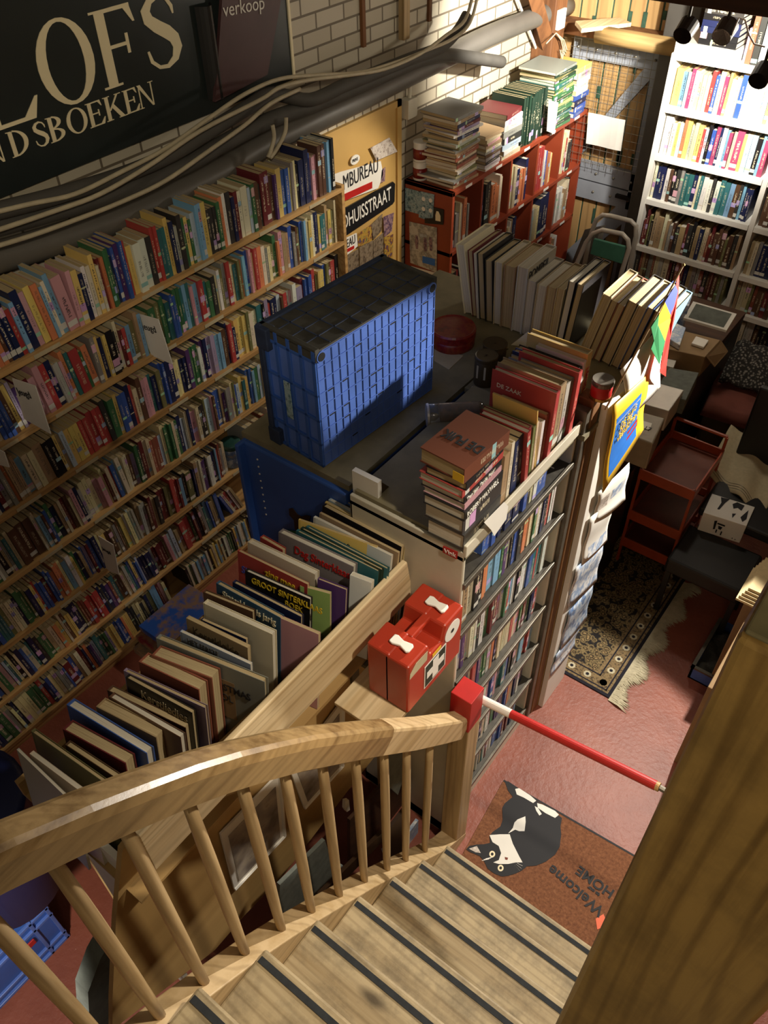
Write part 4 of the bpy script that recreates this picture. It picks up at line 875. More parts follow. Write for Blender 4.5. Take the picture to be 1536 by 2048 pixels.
# blue steel cabinet, cupboard carrying the far row
bcab = thing('blue_cabinet', 'blue steel cabinet behind the picture books, under the blue crate', 'cabinet', (-1.27, 1.55, 0))
MB().box(-1.46, -1.075, 1.225, 2.06, 0, CT-0.02).obj('body', M['bluesteel'], bcab, bevel=0.006)
MB().box(-1.475, -1.075, 1.24, 2.06, CT-0.02, CT).obj('top_plate', M['counter'], bcab)
hl = MB()
for k in range(9): hl.lathe((-1.405, 1.2235, 1.44-0.028*k), [(0.003, 0), (0.003, 0.002)], 8, 0, Matrix.Rotation(math.pi/2, 3, 'X'))
hl.obj('perforation', M['white'], bcab)
MB().box(-1.47, -1.455, 1.20, 1.26, 0.2, CT-0.02).obj('corner_upright', M['bluesteel'], bcab, bevel=0.004)
eg = MB(); eg.prism([P(a, b, 1, 1.223) for a, b in ((578, 1017), (586, 1016), (595, 1028), (603, 1033), (612, 1030), (622, 1032), (618, 1044), (604, 1050), (596, 1062), (590, 1058), (588, 1040), (579, 1030))], (0, -0.0012, 0))
eg.obj('eagle_sticker', M['darkbrown'], bcab)
eg = MB(); eg.prism([P(a, b, 1, 1.223) for a, b in ((560, 1066), (575, 1060), (592, 1062), (598, 1072), (580, 1078), (562, 1076))], (0, -0.0012, 0)); eg.obj('green_sticker', M['green'], bcab)
lc = thing('low_cupboard', 'cupboard with dusty top carrying tins and the far row of books', 'cupboard', (-1.05, 2.3, 0))
MB().box(-1.52, -0.78, 2.07, 2.36, 0, CT-0.02).obj('body', M['darkbeam'], lc)
MB().box(-1.55, -0.665, 2.065, 2.37, CT-0.02, CT).obj('top_plate', M['counter'], lc, bevel=0.002)
MB().box(-1.065, -0.665, 1.885, 2.07, 0, CT-0.02).obj('end_body', M['panel'], lc)
MB().box(-1.068, -0.660, 1.80, 2.065, CT-0.018, CT).obj('end_top', M['counter'], lc)
# post between rack and poster board
struct('pillar', MB().box(-0.715, -0.665, 1.835, 1.885, 0, 1.60), M['postbrown'], bevel=0.003)
pf = MB().box(-0.712, -0.668, 1.803, 1.832, 0, 1.58); solo('steel_upright', pf, M['greymetal'], 'grey steel upright between the book rack and the brown post', 'post', bevel=0.003)
ch = thing('poster_board', 'white board covered with posters beside the brown post', 'notice board', (-0.65, 1.98, 0))
MB().box(-0.663, -0.642, 1.888, 2.075, 0, 1.56).obj('board', M['white'], ch, bevel=0.002)
def poster(px, mat, lab, x=-0.638, name='poster', cat='poster', curl=0.0, extra=None):
    t = thing(name, lab, cat, P(*px[0], 0, x)); q_ = [P(a, b, 0, x) for a, b in px]
    def fn(u, v): p = (q_[0]*(1-u)+q_[1]*u)*(1-v)+(q_[3]*(1-u)+q_[2]*u)*v; return p+Vector((curl*math.sin(math.pi*u*0.9)*(0.3+v)+0.004*math.sin(7*v), 0, 0))
    mb = MB(); mb.grid(fn, 8, 8); mb.obj('sheet', M[mat], t, solid=0.0015, smooth=True)
    if extra: extra(t, fn)
    return t
def sub(t, fn, u0, u1, v0, v1, mat, name='printed_panel', d=0.0012):
    mb = MB(); mb.grid(lambda u, v: fn(u0+(u1-u0)*u, v0+(v1-v0)*v)+Vector((d, 0, 0)), 5, 5); return mb.obj(name, M[mat], t)
poster(((1240, 742), (1330, 640), (1318, 772), (1262, 830)), 'paper', 'overexposed blank white sheet behind the flag on the poster board', -0.634, 'white_sheet', 'paper', 0.004)
def ye(t, fn):
    sub(t, fn, 0.12, 0.80, 0.18, 0.90, 'posterblue')
    for k, (s_, v) in enumerate((('DE SLAG', 0.33), ('OM DE', 0.42), ('VEERBOTEN', 0.51))):
        a, b = fn(0.2, v), fn(0.76, v-0.02); text(s_, a+Vector((0.006, 0, 0)), b-a, (0, 0, 1), 0.034 if k < 2 else 0.030, M['yellow'], t, 'poster_title', sx=0.85)
    sub(t, fn, 0.55, 0.82, 0.62, 0.74, 'redpaint', 'printed_boat', 0.0016)
poster(((1226, 812), (1296, 748), (1285, 858), (1204, 985)), 'yellow', 'yellow poster with blue square titled about the ferries', -0.630, 'poster', 'poster', 0.002, ye)
poster(((1196, 985), (1258, 925), (1248, 998), (1188, 1045)), 'paper', 'white certificate sheet curling under the yellow poster', -0.632, 'certificate', 'notice', 0.006, lambda t, fn: (sub(t, fn, 0.12, 0.35, 0.3, 0.7, 'ph1', 'seal_print'), sub(t, fn, 0.45, 0.9, 0.3, 0.6, 'ph7', 'printed_lines')))
poster(((1180, 1035), (1226, 998), (1212, 1080), (1162, 1130)), 'paper', 'glaring white sheet with blue edge below the certificate', -0.635, 'white_sheet', 'paper', 0.004, lambda t, fn: sub(t, fn, 0.2, 0.95, 0.72, 0.95, 'ph7'))
poster(((1152, 1135), (1206, 1088), (1192, 1160), (1135, 1215)), 'ph7', 'pale blue picture sheet in the middle of the poster board', -0.636, 'picture_sheet', 'picture', 0.003)
poster(((1138, 1222), (1186, 1168), (1172, 1235), (1120, 1300)), 'ph8', 'mountain picture sheet low on the poster board', -0.636, 'picture_sheet', 'picture', 0.003)
poster(((1112, 1310), (1160, 1245), (1148, 1290), (1100, 1352)), 'ph7', 'lowest picture sheet on the poster board, near the floor', -0.636, 'picture_sheet', 'picture', 0.003)

# ---- blue folding crate standing on its side
cr = thing('folding_crate', 'dusty blue plastic folding crate standing on its side on island', 'crate', (-1.27, 1.5, CT))
A = Vector((-1.178, 1.259, CT)); B = Vector((-1.143, 1.73, CT)); ey = (B-A).normalized(); ex = Vector((-ey.y, ey.x, 0)); L_, Wd, H = 0.478, 0.20, 0.372
def cp(a, b, c): return A+ey*a+ex*b+Vector((0, 0, c))
def cbox(mb, a0, a1, b0, b1, c0, c1, mi=0):
    mb.hexa([cp(a0, b0, c0), cp(a1, b0, c0), cp(a1, b1, c0), cp(a0, b1, c0)], [cp(a0, b0, c1), cp(a1, b0, c1), cp(a1, b1, c1), cp(a0, b1, c1)], mi)
mb = MB(); cbox(mb, 0.004, L_-0.004, 0.0012, Wd-0.012, 0.002, H-0.004); mb.obj('body', M['blue'], cr)
gr = MB(); nc, nr = 17, 9
for k in range(nc+1): a = 0.006+(L_-0.012)*k/nc; cbox(gr, a-0.0012, a+0.0012, -0.001, 0.002, 0.004, H-0.01)
for k in range(nr+1): c_ = 0.004+(H-0.014)*k/nr; cbox(gr, 0.004, L_-0.004, -0.0012, 0.002, c_-0.0012, c_+0.0012)
gr.obj('bottom_grid', M['blue'], cr)
st = MB(); random.seed(5)
for k, r_ in ((1, 6), (1, 4), (3, 3), (3, 4), (3, 6), (5, 6), (5, 8), (7, 4), (7, 5), (7, 7), (8, 5), (8, 7), (8, 3), (10, 6), (10, 8), (12, 6), (12, 5), (12, 8), (14, 7), (14, 3), (15, 8), (15, 5), (6, 2), (4, 1), (11, 2), (13, 4)):
    a = 0.006+(L_-0.012)*k/nc; c_ = 0.004+(H-0.014)*r_/nr; st = MB(); cbox(st, a+0.004, a+0.024, 0.0, 0.002, c_-0.007, c_-0.002); st.obj('grip_slot', M['slot'], cr)
for a, c_, r0 in ((0.02, H-0.02, 0), (L_-0.02, H-0.02, 0)):
    R = Matrix((( -ex.x, ey.x, 0), (-ex.y, ey.y, 0), (0, 0, 1))); R = Matrix.Rotation(math.atan2(-ex.y, -ex.x), 3, 'Z') @ Matrix.Rotation(math.pi/2, 3, 'Y')
    MB().lathe(cp(a, -0.0005, c_), [(0.016, -0.003), (0.016, 0.003), (0.0135, 0.003)], 20, 0, R).obj('corner_boss', M['blue'], cr)
    MB().lathe(cp(a, -0.004, c_), [(0.012, -0.001), (0.012, 0.0005)], 20, 0, R).obj('boss_hole', M['slot'], cr)
tp = MB(); cbox(tp, 0, L_, 0, Wd, H-0.006, H); cbox(tp, 0.0, 0.014, -0.002, Wd, H-0.03, H+0.006); cbox(tp, L_-0.014, L_, -0.002, Wd, H-0.03, H+0.006)
tp.obj('dusty_side', M['dust'], cr, bevel=0.001)
tg = MB()
for b in (0.045, 0.095, 0.145): cbox(tg, 0.015, L_-0.015, b, b+0.0035, H-0.002, H+0.0015)
for k in range(1, 8): a = (L_-0.01)*k/8; cbox(tg, a, a+0.0035, 0.004, Wd-0.01, H-0.002, H+0.0015)
tg.obj('side_ribs', M['bluedust'], cr)
er = MB()
for b in (0.0, 0.045, 0.09, 0.135, 0.178): cbox(er, -0.002, 0.006, b, b+0.012, 0, H)
for c_ in (0.0, 0.075, 0.155, 0.235, H-0.035): cbox(er, -0.002, 0.006, 0, Wd-0.01, c_, c_+0.009)
er.obj('end_ribs', M['bluesteel'], cr, bevel=0.001)
lp = MB(); cbox(lp, -0.01, L_+0.008, Wd-0.014, Wd+0.004, -0.0, H+0.006); cbox(lp, -0.014, 0.02, Wd-0.04, Wd+0.004, H-0.06, H+0.004); cbox(lp, -0.014, 0.02, Wd-0.04, Wd+0.004, 0, 0.05); lp.obj('rim', M['bluedust'], cr, bevel=0.003)
mb = MB(); cbox(mb, -0.0075, -0.004, 0.098, 0.122, 0.12, 0.24); l_ = mb.obj('handle_label', M['ph6'], cr, bevel=0.003)
mb = MB(); cbox(mb, 0.01, L_-0.01, Wd-0.004, Wd-0.002, 0.03, H-0.03); mb.obj('open_side_panel', M['bluesteel'], cr)

# ---- bookends, sheets and tins on the island
be = thing('bookend', 'white board bookend on the island corner next to book stack', 'bookend', (-1.0, 1.25, CT))
a0, a1 = Vector((-1.046, 1.222, CT)), Vector((-0.962, 1.222, CT))
MB().hexa([a0, a1, a1+Vector((0, 0.016, 0)), a0+Vector((0, 0.016, 0))], [a0+Vector((-0.0, 0, 0.085)), a1+Vector((0, 0, 0.085)), a1+Vector((0, 0.016, 0.085)), a0+Vector((0, 0.016, 0.085))]).obj('upright_board', M['white'], be)
MB().prism([(-0.966, 1.24, CT), (-0.966, 1.30, CT), (-0.966, 1.24, CT+0.075)], (-0.014, 0, 0)).obj('brace', M['olive'], be)
MB().box(-1.04, -0.92, 1.238, 1.30, CT, CT+0.006).obj('foot', M['oldpaper'], be)
# red round tin
rt = thing('round_tin', 'flat round red cookie tin behind the blue crate', 'tin', (-1.22, 2.02, CT)); c = (-1.235, 1.985, CT)
MB().lathe(c, [(0.07, 0), (0.072, 0.003), (0.072, 0.042)], 36).obj('tin_body', M['redtin'], rt, smooth=True)
MB().lathe(c, [(0.0745, 0.035), (0.075, 0.058), (0.071, 0.064), (0.066, 0.061), (0.0, 0.061)], 36).obj('lid', M['redtin'], rt)
def flat(px, mat, lab, name, cat, z=CT, th=0.002): mb = MB(); mb.prism([P(a, b, 2, z) for a, b in px], (0, 0, th)); return solo(name, mb, M[mat], lab, cat)
flat(((868, 696), (927, 712), (898, 740), (868, 722)), 'yellow' if False else 'oldpaper', 'yellowish paper sheet between the blue crate and brown tins', 'paper_sheet', 'paper')
flat(((872, 680), (945, 655), (1000, 676), (965, 712), (925, 708)), 'counter', 'grey cardboard sheet under the red round tin', 'card_sheet', 'cardboard', CT, 0.0015)
mb = MB(); p0, p1, p2 = P(1022, 690, 2, CT), P(1085, 698, 2, CT), P(1055, 664, 2, 1.56); p3 = P(1095, 700, 2, 1.515)
mb.prism([p0, p1, p3, p2], (0.001, 0.001, 0.002)); solo('paper_sheet', mb, M['paper'], 'white sheet leaning at the foot of the far book row', 'paper')
def tin(name, c, r, h, body, lid, lab, cat='tin', band=None):
    t = thing(name, lab, cat, c); MB().lathe(c, [(r*0.97, 0), (r, 0.003), (r, h*0.94), (r*0.97, h*0.96)], 28).obj('tin_body', M[body], t, smooth=True)
    MB().lathe(c, [(r*1.03, h*0.86), (r*1.05, h*0.88), (r*1.05, h*0.97), (r*0.98, h), (r*0.9, h*0.985), (r*0.1, h*0.985), (r*0.1, h*1.02), (0.0001, h*1.02)], 28).obj('lid', M[lid], t)
    if band: MB().prism([(c[0]+(r+0.001)*math.cos(a), c[1]+(r+0.001)*math.sin(a), c[2]+z) for a, z in ((-1.9, 0.03), (-1.0, 0.03), (-1.0, 0.075), (-1.9, 0.075))], (0.0005, -0.001, 0)).obj('label_patch', M[band], t)
tin('cookie_tin', (-1.085, 2.0, CT), 0.038, 0.05, 'brownlid', 'brownlid', 'low brown tin behind the tall brown tin')
tin('cocoa_tin', (-1.035, 1.86, CT), 0.034, 0.10, 'brownlid', 'brownlid', 'tall brown tin with a pale label beside the red book', band='oldpaper')
tin('patterned_tin', (-0.975, 1.955, CT), 0.025, 0.075, 'ph2', 'brownlid', 'small dark patterned tin next to tall brown tin')
jr = thing('glass_jar', 'glass jar of brown sweets lying on its side on the island', 'jar', (-1.0, 1.66, CT))
a, b = Vector((-1.055, 1.585, CT+0.034)), Vector((-0.925, 1.70, CT+0.034)); d = (b-a).normalized(); ang = math.atan2(d.y, d.x); R = Matrix.Rotation(ang, 3, 'Z') @ Matrix.Rotation(math.pi/2, 3, 'Y')
MB().lathe(a, [(0.031, 0), (0.033, 0.004), (0.033, 0.02), (0.033, 0.14), (0.030, 0.155), (0.02, 0.165)], 24, 0, R).obj('jar_glass', M['glass'], jr, smooth=True)
MB().lathe(a+d*0.03, [(0.027, 0), (0.030, 0.01), (0.030, 0.105), (0.026, 0.12)], 20, 0, R).obj('sweets', M['ph3'] if False else plain('brown_sweets', '#6d4420', 0.5, 0, 0.5, 55), jr, smooth=True)
MB().lathe(a-d*0.006, [(0.034, 0), (0.035, 0.006), (0.031, 0.008)], 24, 0, R).obj('glass_rim', M['alu'], jr)
# candle tin on the post and the little flag
tin2 = thing('tea_light_tin', 'small red glass candle holder with brass rim on the brown post', 'candle holder', (-0.66, 1.87, 1.60))
MB().lathe((-0.665, 1.868, 1.60), [(0.028, 0), (0.030, 0.003), (0.030, 0.055)], 24).obj('holder', M['redpaint'], tin2, smooth=True)
MB().lathe((-0.665, 1.868, 1.60), [(0.031, 0.0), (0.0315, 0.006), (0.031, 0.009)], 24).obj('brass_foot', M['brass'], tin2)
MB().lathe((-0.665, 1.868, 1.60), [(0.031, 0.045), (0.032, 0.055), (0.030, 0.060), (0.0, 0.056)], 24).obj('brass_rim', M['greymetal'], tin2)
fl = thing('hand_flag', 'small four striped flag on a stick leaning from the poster board', 'flag', P(1210, 820, 0, -0.628))
MB().tube([P(1210, 820, 0, -0.628), P(1367, 530, 0, -0.600)], 0.0028, 8).obj('stick', M['baluster'], fl)
MB().lathe(P(1367, 530, 0, -0.600), [(0.002, -0.004), (0.005, 0), (0.002, 0.005)], 10).obj('finial', M['brass'], fl)
FP = {'flagred': ((1358, 550), (1356, 590), (1348, 640), (1339, 680), (1332, 734), (1331, 753), (1319, 744), (1328, 690), (1338, 645), (1347, 600), (1353, 560)),
      'flagblue': ((1350, 570), (1355, 582), (1342, 634), (1329, 604)), 'yellow': ((1329, 604), (1342, 634), (1329, 682), (1315, 650), (1317, 629)), 'green': ((1317, 629), (1315, 650), (1329, 682), (1318, 728), (1301, 697), (1307, 681), (1301, 654))}
for k, (m_, px) in enumerate(FP.items()):
    mb = MB(); mb.prism([P(a, b, 0, -0.607+0.006*math.sin((a+b)*0.05)) for a, b in px], (0.0012+0.0003*k, 0, 0)); mb.obj(m_.replace('flag', '')+'_stripe', M[m_], fl)

# ---- stack on the rack corner
def stack(p, items, where, group):
    z = p[2]; n = len(items); out = []
    for k, (col, t, ln, wd, ms, tw, dx, nm, lab) in enumerate(items):
        R = Matrix.Rotation(math.pi/2+tw, 3, 'Z') @ Matrix.Rotation(math.pi/2, 3, 'Y'); d = Vector((math.cos(math.pi/2+tw), math.sin(math.pi/2+tw), 0))
        c = Vector((p[0]+dx, p[1], z+t/2))-d*ln/2
        o = book('hardback_book', ms, col, c, 0, t*0.98, wd, ln, label=lab, group=group, R=R); z += t; out.append((o, c, d, t, ln, wd, z))
    return out
ST = stack((-0.69, 1.285, 1.531), [
    ('charcoal', 0.052, 0.175, 0.105, 'hw', 0.02, 0.004, '', 'thick black spined book at the foot of the corner stack'),
    ('charcoal', 0.048, 0.175, 0.110, 'hw', 0.0, 0.0, '', 'black spined book second from the foot of corner stack'),
    ('black', 0.030, 0.18, 0.115, 'hw', 0.03, 0.002, '', 'black book with large white and orange spine lettering in corner stack'),
    ('pink', 0.018, 0.17, 0.115, 'hw', 0.02, -0.002, '', 'dusty pink spined book in the corner stack'),
    ('black', 0.020, 0.17, 0.12, 'hw', 0.02, -0.004, '', 'thin black book with white lettering in the corner stack'),
    ('red', 0.024, 0.18, 0.12, 'hw', 0.0, -0.006, '', 'red spined book in the upper half of corner stack'),
    ('black', 0.022, 0.17, 0.11, 'hc', 0.03, -0.002, '', 'black book with yellow sticker directly under the terracotta book'),
    ('#7f3a1c', 0.044, 0.18, 0.125, 'hc', -0.05, 0.0, '', 'terracotta book titled DE FUIK on top of the corner stack')], 'corner', 'corner stack on the steel rack')
def on_spine(i, s_, size, mat, off=0.01, sx=1.0, dz=0.0):
    o, c, d, t, ln, wd, z = ST[i]; n_ = Vector((d.y, -d.x, 0)); text(s_, c+d*off+n_*0.0015+Vector((0, 0, -size*0.35+dz)), d, (0, 0, 1), size, M[mat], o, 'spine_title', sx=sx)
for i, s_, sz, m_, sx in ((2, 'ROBERT MAXWELL', 0.024, 'white', 0.72), (5, 'DE GROTE KOERS', 0.016, 'white', 0.9), (4, 'Tien jaar Tante Post', 0.016, 'white', 0.95)):
    if i == 5: continue
    on_spine(i, s_, sz, m_, 0.008, sx)
o, c, d, t, ln, wd, z = ST[7]; n_ = Vector((d.y, -d.x, 0))
text('DE FUIK', c+n_*-0.006+d*0.09+Vector((0, 0, t*0.49+0.0006)), -n_, -d, 0.042, M['ink'], o, 'cover_title', sx=0.72, bold=0.0012)
mb = MB(); e_ = c-n_*0.03; mb.prism([e_-d*0.0015+Vector((0, 0, -t*0.45)), e_-d*0.0015+n_*0.03+Vector((0, 0, -t*0.45)), e_-d*0.0015+n_*0.03+Vector((0, 0, t*0.1)), e_-d*0.0015+Vector((0, 0, t*0.1))], -d*0.001); mb.obj('price_sticker', M['yellow'], o)
tc = MB(); tc.prism([P(a, b, 0, -0.665) for a, b in ((968, 1045), (1008, 1004), (1016, 1012), (1012, 1038), (988, 1072), (982, 1060))], (0.001, 0, 0))
solo('handwritten_card', tc, M['paper'], 'white handwritten card hanging on the rack edge below the corner stack', 'note')

# ---- front row on the rack top, spines to the aisle
FR = [  # y, thickness, height, depth, colour, mesh, lean, label
    (1.395, 0.024, 0.165, 0.15, 'tan', 'hc', 0, 'tan book standing just behind the corner stack'),
    (1.420, 0.014, 0.185, 0.14, 'ivory', 'hc', 0, 'thin ivory book second behind the corner stack'),
    (1.450, 0.030, 0.175, 0.13, 'navy', 'pb', 0.02, 'thick black and blue paperback in the rack top row'),
    (1.478, 0.018, 0.18, 0.14, 'black', 'pb', 0.10, 'black book leaning under a pale one in rack top row'),
    (1.498, 0.016, 0.185, 0.14, 'red', 'hw', 0.10, 'red spined leaning book in the rack top row'),
    (1.516, 0.014, 0.18, 0.14, 'dark red', 'hc', 0.08, 'dark red book right behind the red leaning one'),
    (1.536, 0.012, 0.165, 0.15, 'olive', 'hc', 0.05, 'olive edged thin book in the rack top row'),
    (1.552, 0.010, 0.17, 0.13, 'cream', 'pb', 0.05, 'cream booklet before the yellow card in rack top row'),
    (1.566, 0.004, 0.215, 0.13, 'yellow', 'pb', 0.16, 'folded yellow card standing among the rack top books'),
    (1.580, 0.014, 0.15, 0.14, 'white', 'pw', 0.02, 'low white paperback behind the yellow card'),
    (1.598, 0.013, 0.16, 0.14, 'rust', 'pb', 0.0, 'rust coloured paperback before the large red book'),
    (1.618, 0.018, 0.222, 0.19, 'red', 'hw', 0.0, 'large red covered book with pale spine in rack top row'),
    (1.640, 0.018, 0.205, 0.17, 'white', 'pw', 0.0, 'white spined book next to the large red book'),
    (1.668, 0.030, 0.215, 0.19, 'tan', 'hc', 0.0, 'thick tan covered book in the rack top row'),
    (1.698, 0.022, 0.20, 0.16, 'silver grey', 'hw', 0.0, 'silver grey book before the tall red spine'),
    (1.720, 0.018, 0.20, 0.16, 'grey', 'hc', 0.0, 'grey book touching the tall red spine'),
    (1.742, 0.020, 0.215, 0.18, 'red', 'hc', 0.0, 'tall bright red spined book at the far rack end')]
for y, t, h, dp, col, ms, ln, lab in FR:
    o = book('hardback_book', ms, col, (KX1-0.002-(0.01 if col != 'red' else 0), y, 1.5315+0.5*t*abs(math.sin(ln))), math.pi/2, t, dp, h, -ln, label=lab, cat='book', group='books standing on the rack top')
    if lab.startswith('large red'):
        text('DE ZAAK', (KX1-0.175, y-t/2-0.001, 1.705), (1, 0, 0), (0, 0, 1), 0.018, M['white'], o, 'cover_title')
FR2 = [(1.775, 0.018, 0.19, 0.19, 'grey', 'hc'), (1.795, 0.018, 0.20, 0.19, 'navy', 'hc'), (1.815, 0.020, 0.20, 0.19, 'black', 'hc'), (1.836, 0.014, 0.19, 0.17, 'black', 'hw'), (1.856, 0.016, 0.20, 0.15, 'white', 'pw'), (1.882, 0.030, 0.215, 0.19, 'yellow', 'hc')]
for k, (y, t, h, dp, col, ms) in enumerate(FR2):
    o = book('hardback_book', ms, col, (-0.722, y, CT+0.001), math.pi/2, t, dp, h, label=['grey book after the tall red spine, before the black series', 'navy book of the series with white stripes', 'black series book with white striped spine, before the thinner one', 'thin black series book beside the white spine', 'white spined book beside the thick yellow book', 'thick yellow book with red lettering above the candle holder'][k], cat='book', group='books behind the candle holder')
    if col == 'yellow': text('LEMUEL', (-0.720, y-0.010, CT+0.17), (0, 0, -1), (0, 1, 0), 0.024, M['redpaint'], o, 'spine_title')

# ---- far row: big art books across the island, fore edges to the stairs
x = -1.305
AR = [('ivory', 0.036, 0.245, -0.20, 'hw'), ('dark red', 0.020, 0.235, -0.15, 'hc'), ('white', 0.010, 0.23, -0.13, 'pw'), ('black', 0.026, 0.235, -0.12, 'hc'), ('charcoal', 0.030, 0.22, -0.10, 'hc'), ('cream', 0.030, 0.225, -0.06, 'hw'), ('tan', 0.044, 0.225, -0.03, 'hc'), ('white', 0.040, 0.235, 0.0, 'hw'),
      ('silver grey', 0.034, 0.20, 0.0, 'hw'), ('cream', 0.036, 0.195, 0.02, 'hw'), ('tan', 0.034, 0.20, 0.02, 'hc'), ('cream', 0.028, 0.205, 0.03, 'hc'), ('black', 0.026, 0.24, 0.06, 'hw'), ('black', 0.024, 0.24, 0.08, 'hc'),
      ('cream', 0.032, 0.235, 0.20, 'hc'), ('brown', 0.024, 0.225, 0.20, 'hc'), ('rust', 0.024, 0.22, 0.20, 'hc'), ('black', 0.036, 0.24, 0.20, 'hc'), ('cream', 0.028, 0.235, 0.20, 'hc'), ('blue', 0.022, 0.24, 0.20, 'hc'), ('black', 0.026, 0.235, 0.21, 'hc'), ('sky blue', 0.022, 0.225, 0.21, 'hc')]
desc = ['ivory art book leaning first of the far row by the red tin', 'dark red art book second in the far row', 'thin white art book after the dark red one in far row', 'black glossy art book in the far row', 'charcoal patterned art book in the far row', 'cream art book before the thick tan one in far row', 'thick tan art book beside the POMPEII book', 'white art book titled POMPEII in the far row', 'silver grey book right after the POMPEII book', 'cream book second after the POMPEII book', 'tan book third after the POMPEII book', 'cream book before the black pair in the far row', 'black book first of the upright pair in far row', 'black covered book last upright before the leaning group', 'cream book first of the leaning group in far row', 'brown book second of the leaning group', 'rust brown book third of the leaning group', 'thick black bound book with gilt edge in leaning group', 'cream edged book before the blue one in leaning group', 'book with bright blue cover in the leaning group', 'black book between blue and map covered books', 'blue and yellow map covered book ending the leaning group']
for k, ((col, t, h, ln, ms), lab) in enumerate(zip(AR, desc)):
    if k == 14: x += 0.035
    xx = x+t/2; z = CT+0.001+0.5*t*abs(math.sin(ln)); th = t*0.93
    # turned so that the page edges face the stairs (spine away)
    R = Matrix.Rotation(math.pi, 3, 'Z') @ Matrix.Rotation(-ln, 3, 'Y')
    o = book('art_book', ms, col, (xx, 2.155+0.19, z), 0, th, 0.185, h, label=lab, cat='book', group='art books across the island', R=R)
    if k == 7: text('POMPEII', (xx+t/2+0.0012, 2.165, z+h-0.045), (0, 1, 0), (0, 0, 1), 0.046, M['ink'], o, 'cover_title', sx=0.75)
    x += t*(0.95 if k < 14 else 0.98)

# ------------------------------------------------------------------ picture book tray by the stairs
tb = thing('book_tray', 'long wooden tray of picture books beside the stair railing', 'book tray', (-1.1, 0.75, 0))
MB().hexa([(-0.858, 0.27, 1.235), (-0.84, 0.27, 1.235), (-0.84, 1.215, 1.235), (-0.858, 1.215, 1.235)], [(-0.858, 0.27, 1.40), (-0.84, 0.27, 1.40), (-0.84, 1.185, 1.40), (-0.858, 1.185, 1.40)]).obj('front_board', M['plank'], tb, bevel=0.004)
MB().box(-1.27, -0.858, 0.22, 1.19, 1.135, 1.145).obj('tray_floor', M['panel'], tb)
MB().box(-1.285, -1.27, 0.22, 1.19, 1.135, 1.20).obj('rear_board', M['panel'], tb)
PX = -0.905
pp_ = [P(a, b, 0, PX) for a, b in ((292, 1640), (245, 1700), (232, 1840), (225, 2000), (225, 2060), (430, 1900), (488, 1832), (569, 1748), (710, 1563), (760, 1500))]
pp_ += [Vector((PX, 1.18, pp_[-1].z)), Vector((PX, 1.18, 1.26))]
MB().prism(pp_, (-0.015, 0, 0)).obj('side_panel', M['panel'], tb)
MB().prism([P(827, 1118, 0, -0.839), P(839, 1100, 0, -0.839), P(839, 1140, 0, -0.839), P(829, 1150, 0, -0.839)], (0.003, 0, 0)).obj('metal_bracket', M['greymetal'], tb)
MB().box(-1.12, -0.925, 0.235, 0.25, 0.35, 1.235).obj('end_panel', M['paper'], tb)
for x, y in ((-1.26, 0.26), (-1.26, 1.15), (-0.94, 1.15), (-0.96, 0.28)): MB().box(x, x+0.02, y, y+0.02, 0, 1.135).obj('tray_leg', M['panel'], tb)
